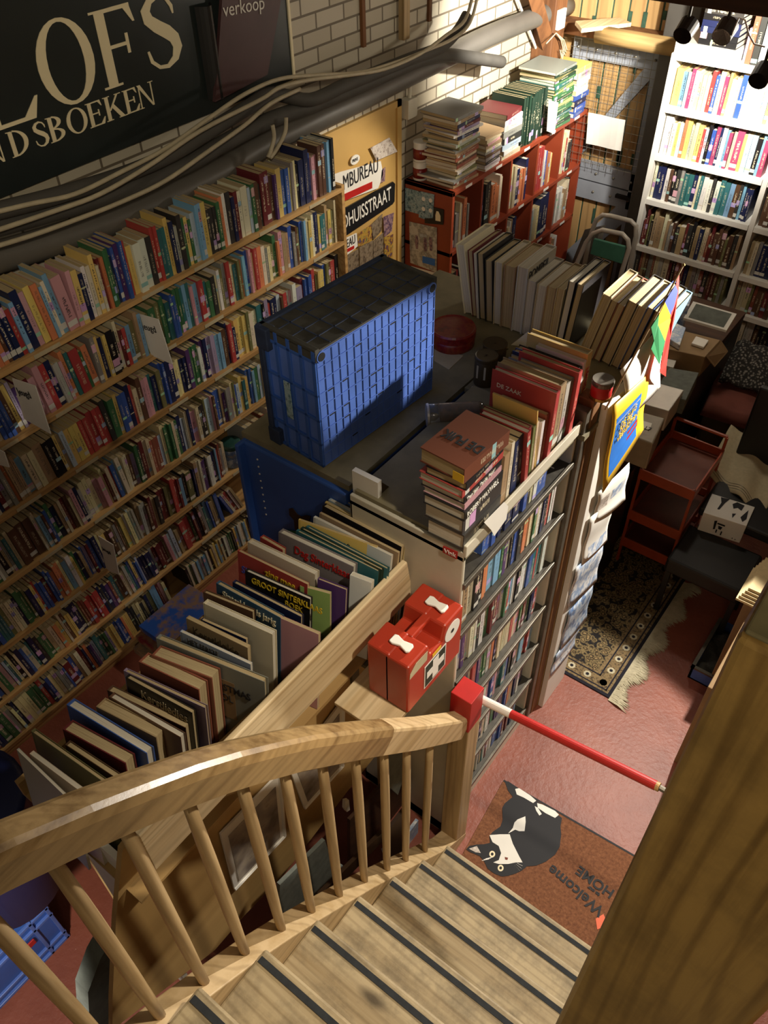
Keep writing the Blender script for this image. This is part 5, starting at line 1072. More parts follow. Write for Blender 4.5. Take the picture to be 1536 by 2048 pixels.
# picture books: corners of the head edge seen in the photo, head height
TB = [  # TL, TR, thickness, z, colour, mesh, title, label
    ((33, 1499), (146, 1608), 0.006, 1.20, 'silver grey', 'pw', None, 'grey magazine nearest the railing end of the tray'),
    ((59, 1507), (177, 1595), 0.010, 1.21, 'ivory', 'pw', None, 'ivory booklet second from the railing end of the tray'),
    ((62, 1462), (218, 1572), 0.010, 1.25, 'olive', 'hc', None, 'large olive picture book near the railing end'),
    ((130, 1489), (236, 1559), 0.014, 1.22, 'brown', 'hc', None, 'small brown bound book behind the large olive one'),
    ((125, 1458), (250, 1527), 0.030, 1.24, 'dark red', 'hc', None, 'thick cream edged book with dark red boards near railing end'),
    ((133, 1409), (293, 1507), 0.022, 1.26, 'blue', 'hw', None, 'book with red boards and blue spine in the tray'),
    ((192, 1413), (312, 1475), 0.030, 1.24, 'tan', 'hc', None, 'thick tan edged book behind the blue spined one'),
    ((218, 1393), (361, 1475), 0.016, 1.25, 'brown', 'hw', None, 'dark brown book with bright white page edge'),
    ((214, 1380), (371, 1456), 0.018, 1.07, 'brown', 'hc', None, 'plain brown album before the black song book'),
    ((251, 1354), (384, 1426), 0.012, 1.26, 'black', 'hc', 'Kerstliedjes', 'black picture book titled Kerstliedjes'),
    ((247, 1341), (410, 1416), 0.010, 1.27, 'lilac', 'hc', None, 'lilac picture book right behind the black song book'),
    ((277, 1323), (397, 1380), 0.034, 1.26, 'rust', 'hc', None, 'thick rust bound book, nearer the railing of the pair'),
    ((303, 1310), (423, 1357), 0.036, 1.27, 'rust', 'hc', None, 'thick rust bound book touching the grey carol book'),
    ((312, 1276), (529, 1364), 0.016, 1.28, 'grey', 'hc', 'CHRISTMAS', 'large grey ornamental book titled Christmas Carol'),
    ((360, 1263), (501, 1329), 0.008, 1.27, 'pale blue', 'pw', 'HET EERSTE', 'pale blue picture book titled Het Eerste'),
    ((372, 1236), (495, 1296), 0.012, 1.28, 'tan', 'pb', 'Kerstklokje', 'tan orange picture book titled Kerstklokje'),
    ((402, 1239), (492, 1279), 0.008, 1.27, 'navy', 'pb', None, 'thin navy booklet behind the Kerstklokje book'),
    ((406, 1206), (545, 1269), 0.018, 1.29, 'ivory', 'hw', None, 'ivory picture book with a painted tree on its cover'),
    ((406, 1184), (505, 1224), 0.012, 1.29, 'brown', 'hc', None, 'brown fringed picture book between ivory and blue ones'),
    ((432, 1166), (561, 1236), 0.014, 1.30, '#2c5a80', 'hc', 'Sinterklaas is jarig', 'blue picture book titled Sinterklaas is jarig'),
    ((465, 1164), (602, 1234), 0.012, 1.29, 'navy', 'hc', None, 'navy picture book behind the jarig book'),
    ((560, 1236), (637, 1269), 0.010, 1.27, 'pink', 'pb', None, 'mauve picture book at the front board beside navy one'),
    ((490, 1141), (620, 1199), 0.012, 1.31, 'black', 'hw', 'GROOT SINTERKLAAS', 'black picture book with yellow title Groot Sinterklaas boek'),
    ((475, 1101), (615, 1169), 0.008, 1.34, 'red', 'pb', 'zing mee', 'red picture book with title zing mee'),
    ((495, 1084), (630, 1149), 0.020, 1.34, 'ivory', 'hw', None, 'thick ivory edged black album behind the red song book'),
    ((600, 1172), (660, 1188), 0.010, 1.27, 'lime green', 'pb', None, 'yellow green booklet beside the ivory album'),
    ((520, 1074), (565, 1100), 0.014, 1.33, 'red', 'hc', None, 'small red book peeking out left of the grey Dag book'),
    ((557, 1064), (707, 1134), 0.020, 1.36, 'grey', 'hw', 'Dag Sinterklaas', 'grey blue picture book titled Dag Sinterklaas'),
    ((635, 1158), (692, 1180), 0.010, 1.30, 'purple', 'hc', None, 'purple and red picture book beside the grey Dag book'),
    ((700, 1150), (743, 1166), 0.016, 1.30, 'white', 'pw', None, 'white booklets with navy cover by the front board'),
    ((592, 1061), (757, 1143), 0.010, 1.36, 'teal', 'hc', None, 'first teal music book behind the grey Dag book'),
    ((601, 1056), (764, 1140), 0.010, 1.365, 'dark green', 'hc', None, 'dark green music book among the teal ones'),
    ((612, 1053), (775, 1138), 0.010, 1.37, 'teal', 'hc', None, 'second teal music book before the yellow song book'),
    ((597, 1039), (754, 1094), 0.006, 1.39, 'yellow', 'pb', 'zing met', 'yellow and pink song book sticking up among records'),
    ((627, 1034), (783, 1112), 0.008, 1.385, 'white', 'pw', None, 'white record sleeve behind the yellow song book'),
    ((639, 1026), (797, 1106), 0.008, 1.39, 'tan', 'pb', None, 'orange tan record sleeve in the tray'),
    ((645, 1011), (803, 1094), 0.014, 1.40, 'black', 'pb', None, 'black record sleeve in the tray'),
    ((650, 1004), (810, 1088), 0.008, 1.40, 'yellow', 'pb', None, 'yellow edged record sleeve in the tray'),
    ((657, 999), (816, 1083), 0.010, 1.405, 'pale blue', 'pw', None, 'pale blue record sleeve in the tray'),
    ((662, 993), (825, 1078), 0.010, 1.41, 'charcoal', 'hc', None, 'charcoal record sleeve with yellow edge in the tray'),
    ((659, 990), (811, 1056), 0.006, 1.43, 'blue', 'pb', None, 'blue record sleeve rearmost in the tray')]
M['gold'] = plain('gold_lettering', '#d6b52a', 0.5, 0, 0.05, 8)
TM = {'Kerstliedjes': 'oldpaper', 'CHRISTMAS': 'ink', 'HET EERSTE': 'greymetal', 'Kerstklokje': 'olive', 'Sinterklaas is jarig': 'cream', 'GROOT SINTERKLAAS': 'gold', 'zing mee': 'gold', 'Dag Sinterklaas': 'redpaint', 'zing met': 'ink'}
for tl, tr_, t, z, col, ms, title, lab in TB:
    z = 1.40+(z-1.20)*0.2
    a, b = P(*tl, 2, z), P(*tr_, 2, z); d = b-a; w = max(0.06, d.length); ang = math.atan2(d.y, d.x)
    tip = math.radians(-9); h = (z-1.147)/math.cos(tip)
    # board faces the stairs: width along x, thickness along y, spine at the left end
    Rz = Matrix.Rotation(ang, 3, 'Z') @ Matrix.Rotation(tip, 3, 'X')
    R = Rz @ Matrix.Rotation(-math.pi/2, 3, 'Z').inverted() @ Matrix.Identity(3)
    # local X -> along -? : book X (thickness) should run along the tray's y, book Y (depth) along the width
    ex_ = Rz @ Vector((0, -1, 0)); ey_ = Rz @ Vector((1, 0, 0)); ez_ = Rz @ Vector((0, 0, 1))
    R = Matrix((ex_, ey_, ez_)).transposed()
    foot = a-ez_*h+(Rz @ Vector((0, 1, 0)))*t/2
    o = book('picture_book', ms, col, foot, 0, t, w, h, label=lab, cat='book', group='picture books in the stair tray', R=R)
    if title:
        n_ = Rz @ Vector((0, -1, 0)); sz = {'GROOT SINTERKLAAS': 0.027, 'Dag Sinterklaas': 0.036, 'Sinterklaas is jarig': 0.030, 'zing mee': 0.034, 'zing met': 0.036, 'Kerstklokje': 0.038, 'HET EERSTE': 0.022, 'CHRISTMAS': 0.032, 'Kerstliedjes': 0.036}[title]
        off = {'CHRISTMAS': 0.42, 'zing mee': 0.40, 'zing met': 0.25, 'Dag Sinterklaas': 0.22, 'Kerstliedjes': 0.22}.get(title, 0.1)
        dn = {'CHRISTMAS': 0.085, 'Dag Sinterklaas': 0.045}.get(title, sz*1.15)
        text(title, a+ey_*w*off-ez_*dn+n_*0.0012, ey_, ez_, sz, M[TM[title]], o, 'cover_title', sx=0.8, bold=0.0004)
        if title.startswith('GROOT'): text('BOEK', a+ey_*w*0.62-ez_*0.058+n_*0.0012, ey_, ez_, sz, M['gold'], o, 'cover_title', sx=0.8)
        if title == 'zing mee': text('SINTERKLAAS', a+ey_*w*0.05-ez_*0.068+n_*0.0010, ey_, ez_, 0.034, M['flagblue'], o, 'cover_title', sx=0.8)
        if title == 'CHRISTMAS':
            mb = MB(); mb.prism([a+ey_*w*u-ez_*v+n_*0.0004 for u, v in ((0.38, 0.05), (0.72, 0.05), (0.72, 0.18), (0.38, 0.18))], n_*0.0004); mb.obj('cover_panel', M['cardboard'], o)
            text('CAROL', a+ey_*w*0.42-ez_*0.12+n_*0.0012, ey_, ez_, 0.032, M['ink'], o, 'cover_title', sx=0.8)
for nm, px, mt, lab in (('framed_print', ((438, 1666), (555, 1545), (566, 1669), (466, 1776)), 'ph1', 'framed print on hardboard panel below the tray, nearer the floor crates'), ('framed_print', ((578, 1540), (683, 1398), (682, 1530), (606, 1614)), 'ph2', 'framed print on hardboard panel below the tray, nearer the first aid box')):
    t = thing(nm, lab, 'picture', P(*px[0], 0, -0.90)); q_ = [P(a, b, 0, -0.901) for a, b in px]; c = sum(q_, Vector())/4
    MB().prism(q_, (0.006, 0, 0)).obj('mount', M['paper'], t)
    MB().prism([c+(p-c)*0.82+Vector((0.0065, 0, -0.01)) for p in q_], (0.001, 0, 0)).obj('print', photo_mat('print_'+mt, ['#5a5048', '#8a8078', '#a89c8c', '#4a4038'], 10), t)
    MB().tube([q_[3]+Vector((0.006, 0, 0)), q_[2]+Vector((0.006, 0, 0))], 0.006, 6).obj('lower_frame', M['white'], t)
    MB().tube([q_[1]+Vector((0.006, 0, 0)), q_[2]+Vector((0.006, 0, 0))], 0.006, 6).obj('side_frame', M['white'], t)
stt = thing('striped_sticker', 'sticker of blue, yellow, green and white stripes on the tray panel', 'sticker', P(365, 1640, 0, -0.901))
for k, mt in enumerate(('flagblue', 'yellow', 'green', 'white')):
    mb = MB(); v = [P(333, 1672, 0, -0.904), P(395, 1600, 0, -0.904)]; dz = Vector((0, 0, -0.012*k)); mb.prism([v[0]+dz, v[1]+dz, v[1]+dz-Vector((0, 0, 0.011)), v[0]+dz-Vector((0, 0, 0.011))], (0.002, 0, 0)); mb.obj('stripe', M[mt], stt)

# ---- first aid box on its ledge
lg_ = MB().box(-0.84, -0.672, 0.86, 1.195, 1.132, 1.145); solo('ledge_board', lg_, M['plank'], 'narrow light board carrying the red first aid box', 'shelf board', bevel=0.002)
br_ = MB().box(-0.905, -0.895, 1.0, 1.03, 1.0, 1.132).box(-0.900, -0.72, 1.005, 1.025, 1.118, 1.132); 
solo('bracket', br_, M['greymetal'], 'metal bracket below the ledge of the first aid box', 'bracket')
ka = thing('first_aid_box', 'red plastic first aid box with white latches and cross emblem', 'first aid box', (-0.73, 1.07, 1.146))
a, b = P(733, 1282, 2, 1.205), P(845, 1160, 2, 1.205)
kx0, kx1, ky0, ky1, kz0, kz1 = -0.792, -0.664, 0.945, 1.188, 1.146, 1.35
def kb(nm, pr_, mat='red', bev=0.006, mats=None): return pr_.obj(nm, M[mat], ka, bevel=bev)
cy = (ky0+ky1)/2
# body with a handle recess open to the top, seen as two shoulders and a well
kb('rear_shell', MB().prism([(kx0, ky0, kz0), (kx0, ky1, kz0), (kx0, ky1, kz1-0.0), (kx0, ky1-0.085, kz1), (kx0, ky1-0.095, kz1-0.05), (kx0, ky0+0.095, kz1-0.05), (kx0, ky0+0.085, kz1), (kx0, ky0, kz1)], (0.070, 0, 0)))
kb('front_shell', MB().prism([(kx1, ky0, kz0), (kx1, ky1, kz0), (kx1, ky1, kz1-0.004), (kx1, ky1-0.085, kz1-0.004), (kx1, ky1-0.098, kz1-0.055), (kx1, ky0+0.098, kz1-0.055), (kx1, ky0+0.085, kz1-0.004), (kx1, ky0, kz1-0.004)], (-0.074, 0, 0)))
kb('carry_handle', MB().box(kx0+0.058, kx0+0.082, ky0+0.08, ky1-0.08, kz1-0.018, kz1-0.002), 'red', 0.004)
for y in (ky0+0.045, ky1-0.045):
    mb = MB(); mb.prism([(kx0+0.045, y-0.012, kz1+0.002), (kx0+0.055, y-0.015, kz1+0.002), (kx0+0.075, y-0.009, kz1+0.002), (kx0+0.098, y-0.015, kz1+0.0), (kx0+0.104, y-0.01, kz1), (kx0+0.104, y+0.01, kz1), (kx0+0.098, y+0.015, kz1), (kx0+0.075, y+0.009, kz1+0.002), (kx0+0.055, y+0.015, kz1+0.002), (kx0+0.045, y+0.012, kz1+0.002)], (0, 0, 0.007))
    mb.obj('latch', M['white'], ka, bevel=0.002)
xx = kx1+0.0004
MB().prism([(xx, cy-0.052, kz0+0.03), (xx, cy+0.045, kz0+0.03), (xx, cy+0.045, kz0+0.125), (xx, cy-0.052, kz0+0.125)], (0.0008, 0, 0)).obj('emblem_border', M['white'], ka)
MB().prism([(xx, cy-0.048, kz0+0.034), (xx, cy+0.041, kz0+0.034), (xx, cy+0.041, kz0+0.121), (xx, cy-0.048, kz0+0.121)], (0.0014, 0, 0)).obj('emblem_field', M['postgrey'] if False else plain('emblem_dark_green', '#1d3328', 0.5), ka)
ccy, ccz, s_ = cy-0.003, kz0+0.078, 0.013
MB().prism([(xx, ccy+u*s_, ccz+v*s_) for u, v in ((-1, -3), (1, -3), (1, -1), (3, -1), (3, 1), (1, 1), (1, 3), (-1, 3), (-1, 1), (-3, 1), (-3, -1), (-1, -1))], (0.002, 0, 0)).obj('white_cross', M['white'], ka)
MB().lathe((xx, ky1-0.05, kz1-0.055), [(0.034, 0), (0.034, 0.001)], 28, 0, Matrix.Rotation(math.pi/2, 3, 'Y')).obj('round_sticker', M['white'], ka)
MB().lathe((xx, ky1-0.05, kz1-0.055), [(0.007, 0), (0.007, 0.0016)], 16, 0, Matrix.Rotation(math.pi/2, 3, 'Y')).obj('sticker_mark', M['ink'], ka)
MB().prism([(xx, ky0+0.004, kz1-0.055), (xx, ky0+0.078, kz1-0.055), (xx, ky0+0.080, kz1-0.02), (xx, ky0+0.03, kz1-0.016), (xx, ky0+0.006, kz1-0.035)], (0.0008, 0, 0)).obj('instruction_label', M['oldpaper'], ka)
MB().prism([(xx, cy-0.018, kz0+0.13), (xx, cy+0.02, kz0+0.13), (xx, cy+0.02, kz0+0.142), (xx, cy-0.018, kz0+0.142)], (0.0008, 0, 0)).obj('yellow_label', M['yellow'], ka)

# ------------------------------------------------------------------ stairs
R_, G_ = 0.18, 0.155
sa = thing('staircase', 'steep worn pine staircase with black anti slip strips', 'staircase', (-0.3, 0.6, 0))
for k in range(1, 11):
    yn = 1.10-G_*(k-1); z = R_*k
    t = MB().box(-0.598, 0.34, yn-G_-0.03, yn, z-0.032, z).obj('tread', M['tread'], sa, bevel=0.006)
    MB().box(-0.592, 0.335, yn-0.030, yn-0.016, z-0.002, z+0.0022).obj('anti_slip_strip', M['antislip'], t)
    MB().box(-0.598, 0.34, yn-0.038, yn-0.026, z-R_, z-0.03).obj('riser', M['tread'], sa)
ft = [(1.30, 0.02), (1.235, 0.02), (1.103, 0.127), (1.007, 0.246), (0.896, 0.385), (0.801, 0.501), (0.697, 0.627), (0.594, 0.742), (0.494, 0.853), (0.398, 0.955), (0.295, 1.055), (0.192, 1.140), (0.093, 1.215), (-0.05, 1.30), (-0.40, 1.44)]
top = [(-0.665, y, z+0.012) for y, z in ft[1:]]; bot = [(-0.665, y, max(0, z-0.20)) for y, z in reversed(ft[1:])]
MB().prism(top+bot, (0.066, 0, 0)).obj('stringer', M['string'], sa, bevel=0.003)
MB().prism([(0.34, y, z+0.012) for y, z in ft[1:]]+[(0.34, y, max(0, z-0.24)) for y, z in reversed(ft[1:])], (0.03, 0, 0)).obj('stringer', M['string'], sa)
rl = thing('stair_railing', 'pine stair railing with round cornered handrail and slim balusters', 'railing', (-0.63, 0.6, 0.6))
RC = [(1.165, 0.835), (1.08, 0.93), (0.93, 1.105), (0.785, 1.285), (0.66, 1.435), (0.54, 1.578), (0.45, 1.675), (0.375, 1.752), (0.30, 1.822), (0.22, 1.888), (0.14, 1.952), (0.05, 2.018), (-0.06, 2.090), (-0.20, 2.17), (-0.40, 2.26)]
def rail_part(pts, w, h, nm, rnd):
    mb = MB(); rings = []
    prof = [(-w/2, -h/2+rnd), (-w/2, h/2-rnd*2.2), (-w/2+rnd*0.6, h/2-rnd*0.5), (-w/2+rnd*1.6, h/2), (w/2-rnd*1.6, h/2), (w/2-rnd*0.6, h/2-rnd*0.5), (w/2, h/2-rnd*2.2), (w/2, -h/2+rnd), (w/2-rnd, -h/2), (-w/2+rnd, -h/2)]
    for k, (y, z) in enumerate(pts):
        a = pts[max(k-1, 0)]; b = pts[min(k+1, len(pts)-1)]; d = Vector((0, b[0]-a[0], b[1]-a[1])).normalized(); n_ = Vector((0, -d.z, d.y))
        if n_.z < 0: n_ = -n_
        rings.append(len(mb.v)); mb.v += [tuple(Vector((-0.632+u, y, z))+n_*v) for u, v in prof]
    m_ = len(prof)
    for a, b in zip(rings, rings[1:]):
        for j in range(m_): mb.f.append((a+j, b+j, b+(j+1) % m_, a+(j+1) % m_)); mb.m.append(0)
    mb.f.append(tuple(rings[0]+j for j in range(m_))); mb.f.append(tuple(rings[-1]+j for j in reversed(range(m_)))); mb.m += [0, 0]
    return mb.obj(nm, M['rail'] if rnd > 0.006 else M['string'], rl)
rail_part(RC[3:], 0.058, 0.078, 'handrail', 0.009); rail_part(RC[:4], 0.052, 0.074, 'handrail', 0.004)
yb_ = [1.103, 1.007, 0.896, 0.801, 0.697, 0.594, 0.494, 0.398, 0.295, 0.192, 0.093, 0.0, -0.1]
def railz(y):
    for (y1, z1), (y0, z0) in zip(RC, RC[1:]):
        if y0 <= y <= y1: return z0+(z1-z0)*(y-y0)/(y1-y0)
    return 2.0
def footz(y):
    for (y1, z1), (y0, z0) in zip(ft, ft[1:]):
        if y0 <= y <= y1: return z0+(z1-z0)*(y-y0)/(y1-y0)
    return 1.4
for y in yb_[1:]:
    z0, z1 = footz(y)+0.006, railz(y)-0.035; pts = []
    for k in range(7): u = k/6; pts.append(Vector((-0.632, y, z0+(z1-z0)*u)))
    MB().tube(pts, [0.0105, 0.0118, 0.0128, 0.0128, 0.0128, 0.0118, 0.0105], 10).obj('baluster', M['baluster'], rl, smooth=True)
nw = thing('newel_post', 'square pine newel post with red painted top at stair foot', 'newel post', (-0.635, 1.20, 0))
nx0, nx1, ny0, ny1 = -0.668, -0.600, 1.165, 1.233
MB().box(nx0, nx1, ny0, ny1, 0, 0.82).obj('shaft', M['baluster'], nw, bevel=0.003)
MB().box(nx0-0.001, nx1+0.001, ny0-0.001, ny1+0.001, 0.82, 0.975).obj('red_top', M['redpaint'], nw, bevel=0.002)
MB().box(0.345, 0.41, 1.205, 1.275, 0, 1.06).obj('end_post', M['baluster'], sa, bevel=0.003)
pa, pb = P(905, 1370, 1, 1.25), P(1319, 1575, 1, 1.25)
po = thing('barrier_pole', 'red and white wooden barrier pole across the foot of the stairs', 'barrier pole', pa)
d = pb-pa; c1 = P(1022, 1428, 1, 1.25); k1 = (c1-pa).length/d.length
MB().tube([pa, pa+d*k1], 0.0135, 16).obj('white_section', M['white'], po, smooth=False); MB().tube([pa+d*k1, pa+d*0.985], 0.0135, 16).obj('red_section', M['redpaint'], po)
MB().tube([pa+d*0.985, pb], 0.0125, 16).obj('bare_end', M['pine'], po)
MB().tube([pb, Vector((0.37, pb.y, pb.z))], 0.008, 8).obj('support_rod', M['greymetal'], po)
# newel of the upper landing, close to the viewer
bp = thing('landing_post', 'broad varnished pine landing post with knots, close in front', 'newel post', (0.04, 0.3, 1.2))
MB().box(-0.0115, 0.092, 0.25, 0.36, 1.05, 2.726).obj('shaft', M['post'], bp, bevel=0.004)
MB().box(-0.0095, 0.090, 0.252, 0.358, 2.726, 2.7285).obj('dusty_top', M['post_top'], bp, bevel=0.001)

# ------------------------------------------------------------------ floor things
mt = thing('doormat', 'coir doormat with black and white cat and Welcome home lettering', 'doormat', (-0.3, 1.3, 0))
ma, mb_, mc = P(1007, 1561, 2, 0.01), P(1262, 1708, 2, 0.01), P(928, 1703, 2, 0.01)
u = (mb_-ma); w_ = (mc-ma); un = u.normalized(); md = ma+un*0.60+w_*1.12
MB().prism([ma, ma+un*0.60, ma+un*0.60+w_*1.15, ma+w_*1.15], (0, 0, -0.009)).obj('coir_mat', M['coir'], mt)
MB().prism([ma-w_*0.012, ma+un*0.60-w_*0.012, ma+un*0.60+w_*0.01, ma+w_*0.01], (0, 0, 0.0008)).obj('black_edge', M['ink'], mt)
def mp(pts): return [P(860+a*0.3125, 1300+b*0.3125, 2, 0.011) for a, b in pts]
def dec(pts, mat, nm, z): mb = MB(); mb.prism([p+Vector((0, 0, z)) for p in mp(pts)], (0, 0, 0.0006)); return mb.obj(nm, M[mat], mt)
dec([(480, 845), (500, 840), (560, 880), (690, 970), (780, 1030), (845, 1075), (835, 1130), (840, 1180), (830, 1260), (800, 1310), (740, 1355), (680, 1380), (620, 1385), (590, 1410), (550, 1430), (500, 1445), (460, 1450), (410, 1430), (370, 1400), (345, 1350), (320, 1320), (250, 1290), (232, 1275), (250, 1255), (300, 1245), (345, 1243), (385, 1235), (380, 1190), (400, 1165), (450, 1130), (465, 1090), (462, 1010), (480, 980), (530, 940), (500, 900)], 'ink', 'printed_cat', 0)
for pts in ([(545, 890), (570, 885), (640, 930), (680, 965), (660, 980), (600, 945), (555, 925)], [(685, 980), (720, 990), (800, 1030), (825, 1055), (800, 1075), (740, 1045), (690, 1010)], [(670, 1000), (690, 1010), (715, 1050), (700, 1060), (680, 1030)], [(610, 1065), (612, 1100), (605, 1160), (570, 1160), (545, 1150), (500, 1175), (530, 1140), (540, 1105), (560, 1085)], [(380, 1185), (450, 1180), (510, 1180), (530, 1240), (570, 1320), (592, 1360), (550, 1360), (500, 1370), (440, 1370), (405, 1360), (440, 1345), (455, 1300), (440, 1255), (400, 1230)]):
    dec(pts, 'white', 'white_patch', 0.0004)
dec([(250, 1272), (300, 1255), (325, 1300), (290, 1295)], 'ph1', 'ear_lining', 0.0004)
for cx, cy in ((398, 1307), (452, 1396)):
    dec([(cx+19*math.cos(k*math.pi/8), cy+21*math.sin(k*math.pi/8)) for k in range(16)], 'cream', 'cat_eye', 0.0006)
    dec([(cx+9*math.cos(k*math.pi/6), cy+10*math.sin(k*math.pi/6)) for k in range(12)], 'ink', 'pupil', 0.0010)
dec([(478, 1325), (500, 1330), (495, 1345), (480, 1342)], 'pinkcloth', 'cat_nose', 0.0006)
for k in range(6):
    a = (540+8*k, 1375-6*k) if k < 3 else (400-12*(k-3), 1325+6*(k-3)); b = (a[0]+(35 if k < 3 else -45), a[1]+(38-10*k if k < 3 else 10)); dec([a, b, (b[0]+2, b[1]+3), (a[0]+3, a[1]+3)], 'white', 'whisker', 0.0008)
def mtext(s_, a, b, size, nm):
    q0, q1 = mp([a, b]); text(s_, q0+Vector((0, 0, 0.0006)), q1-q0, Vector((0, -1, 0)), size, M['ink'], mt, nm, bold=0.0012)
mtext('HOME', (1185, 1545), (965, 1385), 0.050, 'mat_word'); mtext('to our', (1088, 1562), (985, 1485), 0.017, 'mat_word'); mtext('Welcome', (1120, 1660), (880, 1455), 0.056, 'mat_word')
dec([(1060, 1720), (1110, 1690), (1140, 1760), (1070, 1790)], 'orange', 'orange_heart', 0.0004)
rg = thing('rug', 'fringed oriental rug on the terracotta floor beside the poster board', 'rug', (-0.7, 2.6, 0))
rx0, rx1, ry0, ry1 = -1.15, -0.438, 2.092, 3.30
MB().box(rx0, rx1, ry0, ry1, 0, 0.006).obj('dark_edge', M['rugedge'], rg)
MB().box(rx0, rx1-0.014, ry0+0.014, ry1-0.02, 0.006, 0.0068).obj('patterned_border', M['rugborder'], rg)
MB().box(rx0, rx1-0.10, ry0+0.095, ry1-0.1, 0.0068, 0.0076).obj('flowered_field', M['rug'], rg)
for a, b in ((0.024, 0.030), (0.078, 0.084)):
    MB().box(rx0, rx1-a, ry0+a, ry0+b, 0.0066, 0.0074).box(rx1-b, rx1-a, ry0+a, ry1-0.1, 0.0066, 0.0074).obj('border_line', M['rugedge'], rg)
ro = MB()
for k in range(16):
    for c in (((rx1-0.054), ry0+0.055+0.075*k), (rx1-0.054-0.075*k, ry0+0.055)):
        if c[0] > rx0: ro.lathe((c[0], c[1], 0.0068), [(0.017, 0), (0.017, 0.0006)], 8)
ro.obj('border_rosettes', M['fringe'], rg)
rr = MB()
for k in range(16):
    for c in (((rx1-0.054), ry0+0.055+0.075*k), (rx1-0.054-0.075*k, ry0+0.055)):
        if c[0] > rx0: rr.lathe((c[0], c[1], 0.0074), [(0.008, 0), (0.008, 0.0006)], 6)
rr.obj('rosette_centres', M['rugedge'], rg)
fg = MB()
for k in range(1300):
    y = ry0-0.005+(0.80)*k/1300+random.uniform(-0.004, 0.004); l = 0.062+0.024*math.sin(y*31)+random.uniform(-0.012, 0.012); dy = random.uniform(-0.022, 0.022)
    p0 = Vector((rx1, y, 0.004)); p1 = Vector((rx1+l*0.5, y+dy*0.5, 0.010+random.uniform(0, 0.004))); p2 = Vector((rx1+l, y+dy, 0.002)); w = 0.0022
    fg.face([p0+Vector((0, -w, 0)), p1+Vector((0, -w, 0)), p1+Vector((0, w, 0)), p0+Vector((0, w, 0))]); fg.face([p1+Vector((0, -w, 0)), p2, p1+Vector((0, w, 0))])
o = fg.obj('fringe', M['fringe'], rg, solid=0.0012); o['kind'] = 'stuff'

# orange trolley
tl = thing('trolley', 'orange enamel trolley with three trays standing on the rug', 'trolley', (-0.63, 3.0, 0))
tx0, tx1, ty0, ty1 = -0.762, -0.512, 2.83, 3.17
zt = P(1275, 935, 1, ty0).z; zm = P(1262, 1020, 1, ty0).z; zl = P(1250, 1100, 1, ty0).z
for x in (tx0, tx1-0.012):
    for y in (ty0, ty1-0.012): MB().box(x, x+0.012, y, y+0.012, 0.007, zt if y == ty0 else zt+0.07).obj('leg', M['trolley'], tl)
for i, z in enumerate((zt, zm, 0.17)):
    tr_ = MB().box(tx0, tx1, ty0, ty1, z-0.045, z-0.040).obj('tray', M['trolleytray'], tl)
    lp_ = MB().box(tx0, tx1, ty0-0.002, ty0+0.006, z-0.055, z).box(tx0, tx1, ty1-0.006, ty1+0.002, z-0.055, z).box(tx0-0.002, tx0+0.006, ty0, ty1, z-0.055, z).box(tx1-0.006, tx1+0.002, ty0, ty1, z-0.055, z)
    lp_.obj('tray_lip', M['trolley'], tr_, bevel=0.0015)
MB().tube([(tx0+0.006, ty1, zt+0.07), (tx1-0.006, ty1, zt+0.07)], 0.008, 8).obj('push_handle', M['trolley'], tl)

# low table with cartons beyond the island
tbz = 0.72
lt = thing('display_table', 'dark low table behind the island carrying boxes and frames', 'table', (-1.05, 3.3, 0))
MB().box(-1.35, -0.80, 2.55, 4.15, tbz-0.03, tbz).obj('table_top', M['darkbeam'], lt)
for x in (-1.33, -0.85):
    for y in (2.58, 4.1): MB().box(x, x+0.04, y, y+0.04, 0, tbz-0.03).obj('leg', M['darkbeam'], lt)
MB().box(-0.815, -0.80, 2.56, 4.14, 0.05, tbz-0.03).obj('side_cloth', M['black'], lt)
fr_ = thing('framed_print', 'grey print in white frame leaning on the open carton', 'picture frame', P(1430, 640, 2, 0.86))
q_ = [P(1385, 607, 2, 0.88), P(1472, 632, 2, 0.88), P(1452, 665, 2, 0.83), P(1366, 640, 2, 0.83)]
MB().prism(q_, (0, 0, 0.012)).obj('frame', M['paper'], fr_); c = sum(q_, Vector())/4
MB().prism([c+(p-c)*0.82+Vector((0, 0, 0.0125)) for p in q_], (0, 0, 0.001)).obj('print', M['fabricgrey'], fr_)
def carton(nm, px, ztop, zbot, mat, lab, cat='box'):
    q_ = [P(a, b, 2, ztop) for a, b in px]; mb = MB(); mb.hexa([Vector((p.x, p.y, zbot)) for p in q_], q_); return solo(nm, mb, M[mat], lab, cat, bevel=0.003)
carton('cardboard_box', ((1300, 690), (1410, 714), (1441, 680), (1330, 652)), 0.83, tbz, 'cardboard', 'brown cardboard carton with flaps holding framed prints', 'box')
fb = MB(); q_ = [P(1412, 714, 2, 0.83), P(1441, 681, 2, 0.83), P(1456, 704, 2, 0.77), P(1429, 735, 2, 0.75)]; fb.prism(q_, (0, 0, 0.004)); solo('carton_flap', fb, M['cardboard'], 'hanging side flap of the brown cardboard carton', 'flap')
carton('framed_card', ((1340, 640), (1372, 655), (1360, 690), (1330, 672)), 0.86, 0.832, 'ph7', 'small blue white print lying on the brown carton', 'picture frame')
carton('framed_card', ((1392, 672), (1418, 680), (1408, 694), (1383, 686)), 0.845, 0.832, 'paper', 'small white framed card lying at the carton front', 'picture frame')
carton('document_box', ((1330, 575), (1385, 590), (1378, 612), (1325, 600)), 0.90, tbz, 'ph8', 'lilac and cream papers in box in front of white bookcase', 'box')
carton('white_folder', ((1338, 692), (1362, 698), (1347, 735), (1322, 728)), 0.78, tbz, 'white', 'white folder between the flag and the brown carton', 'folder')
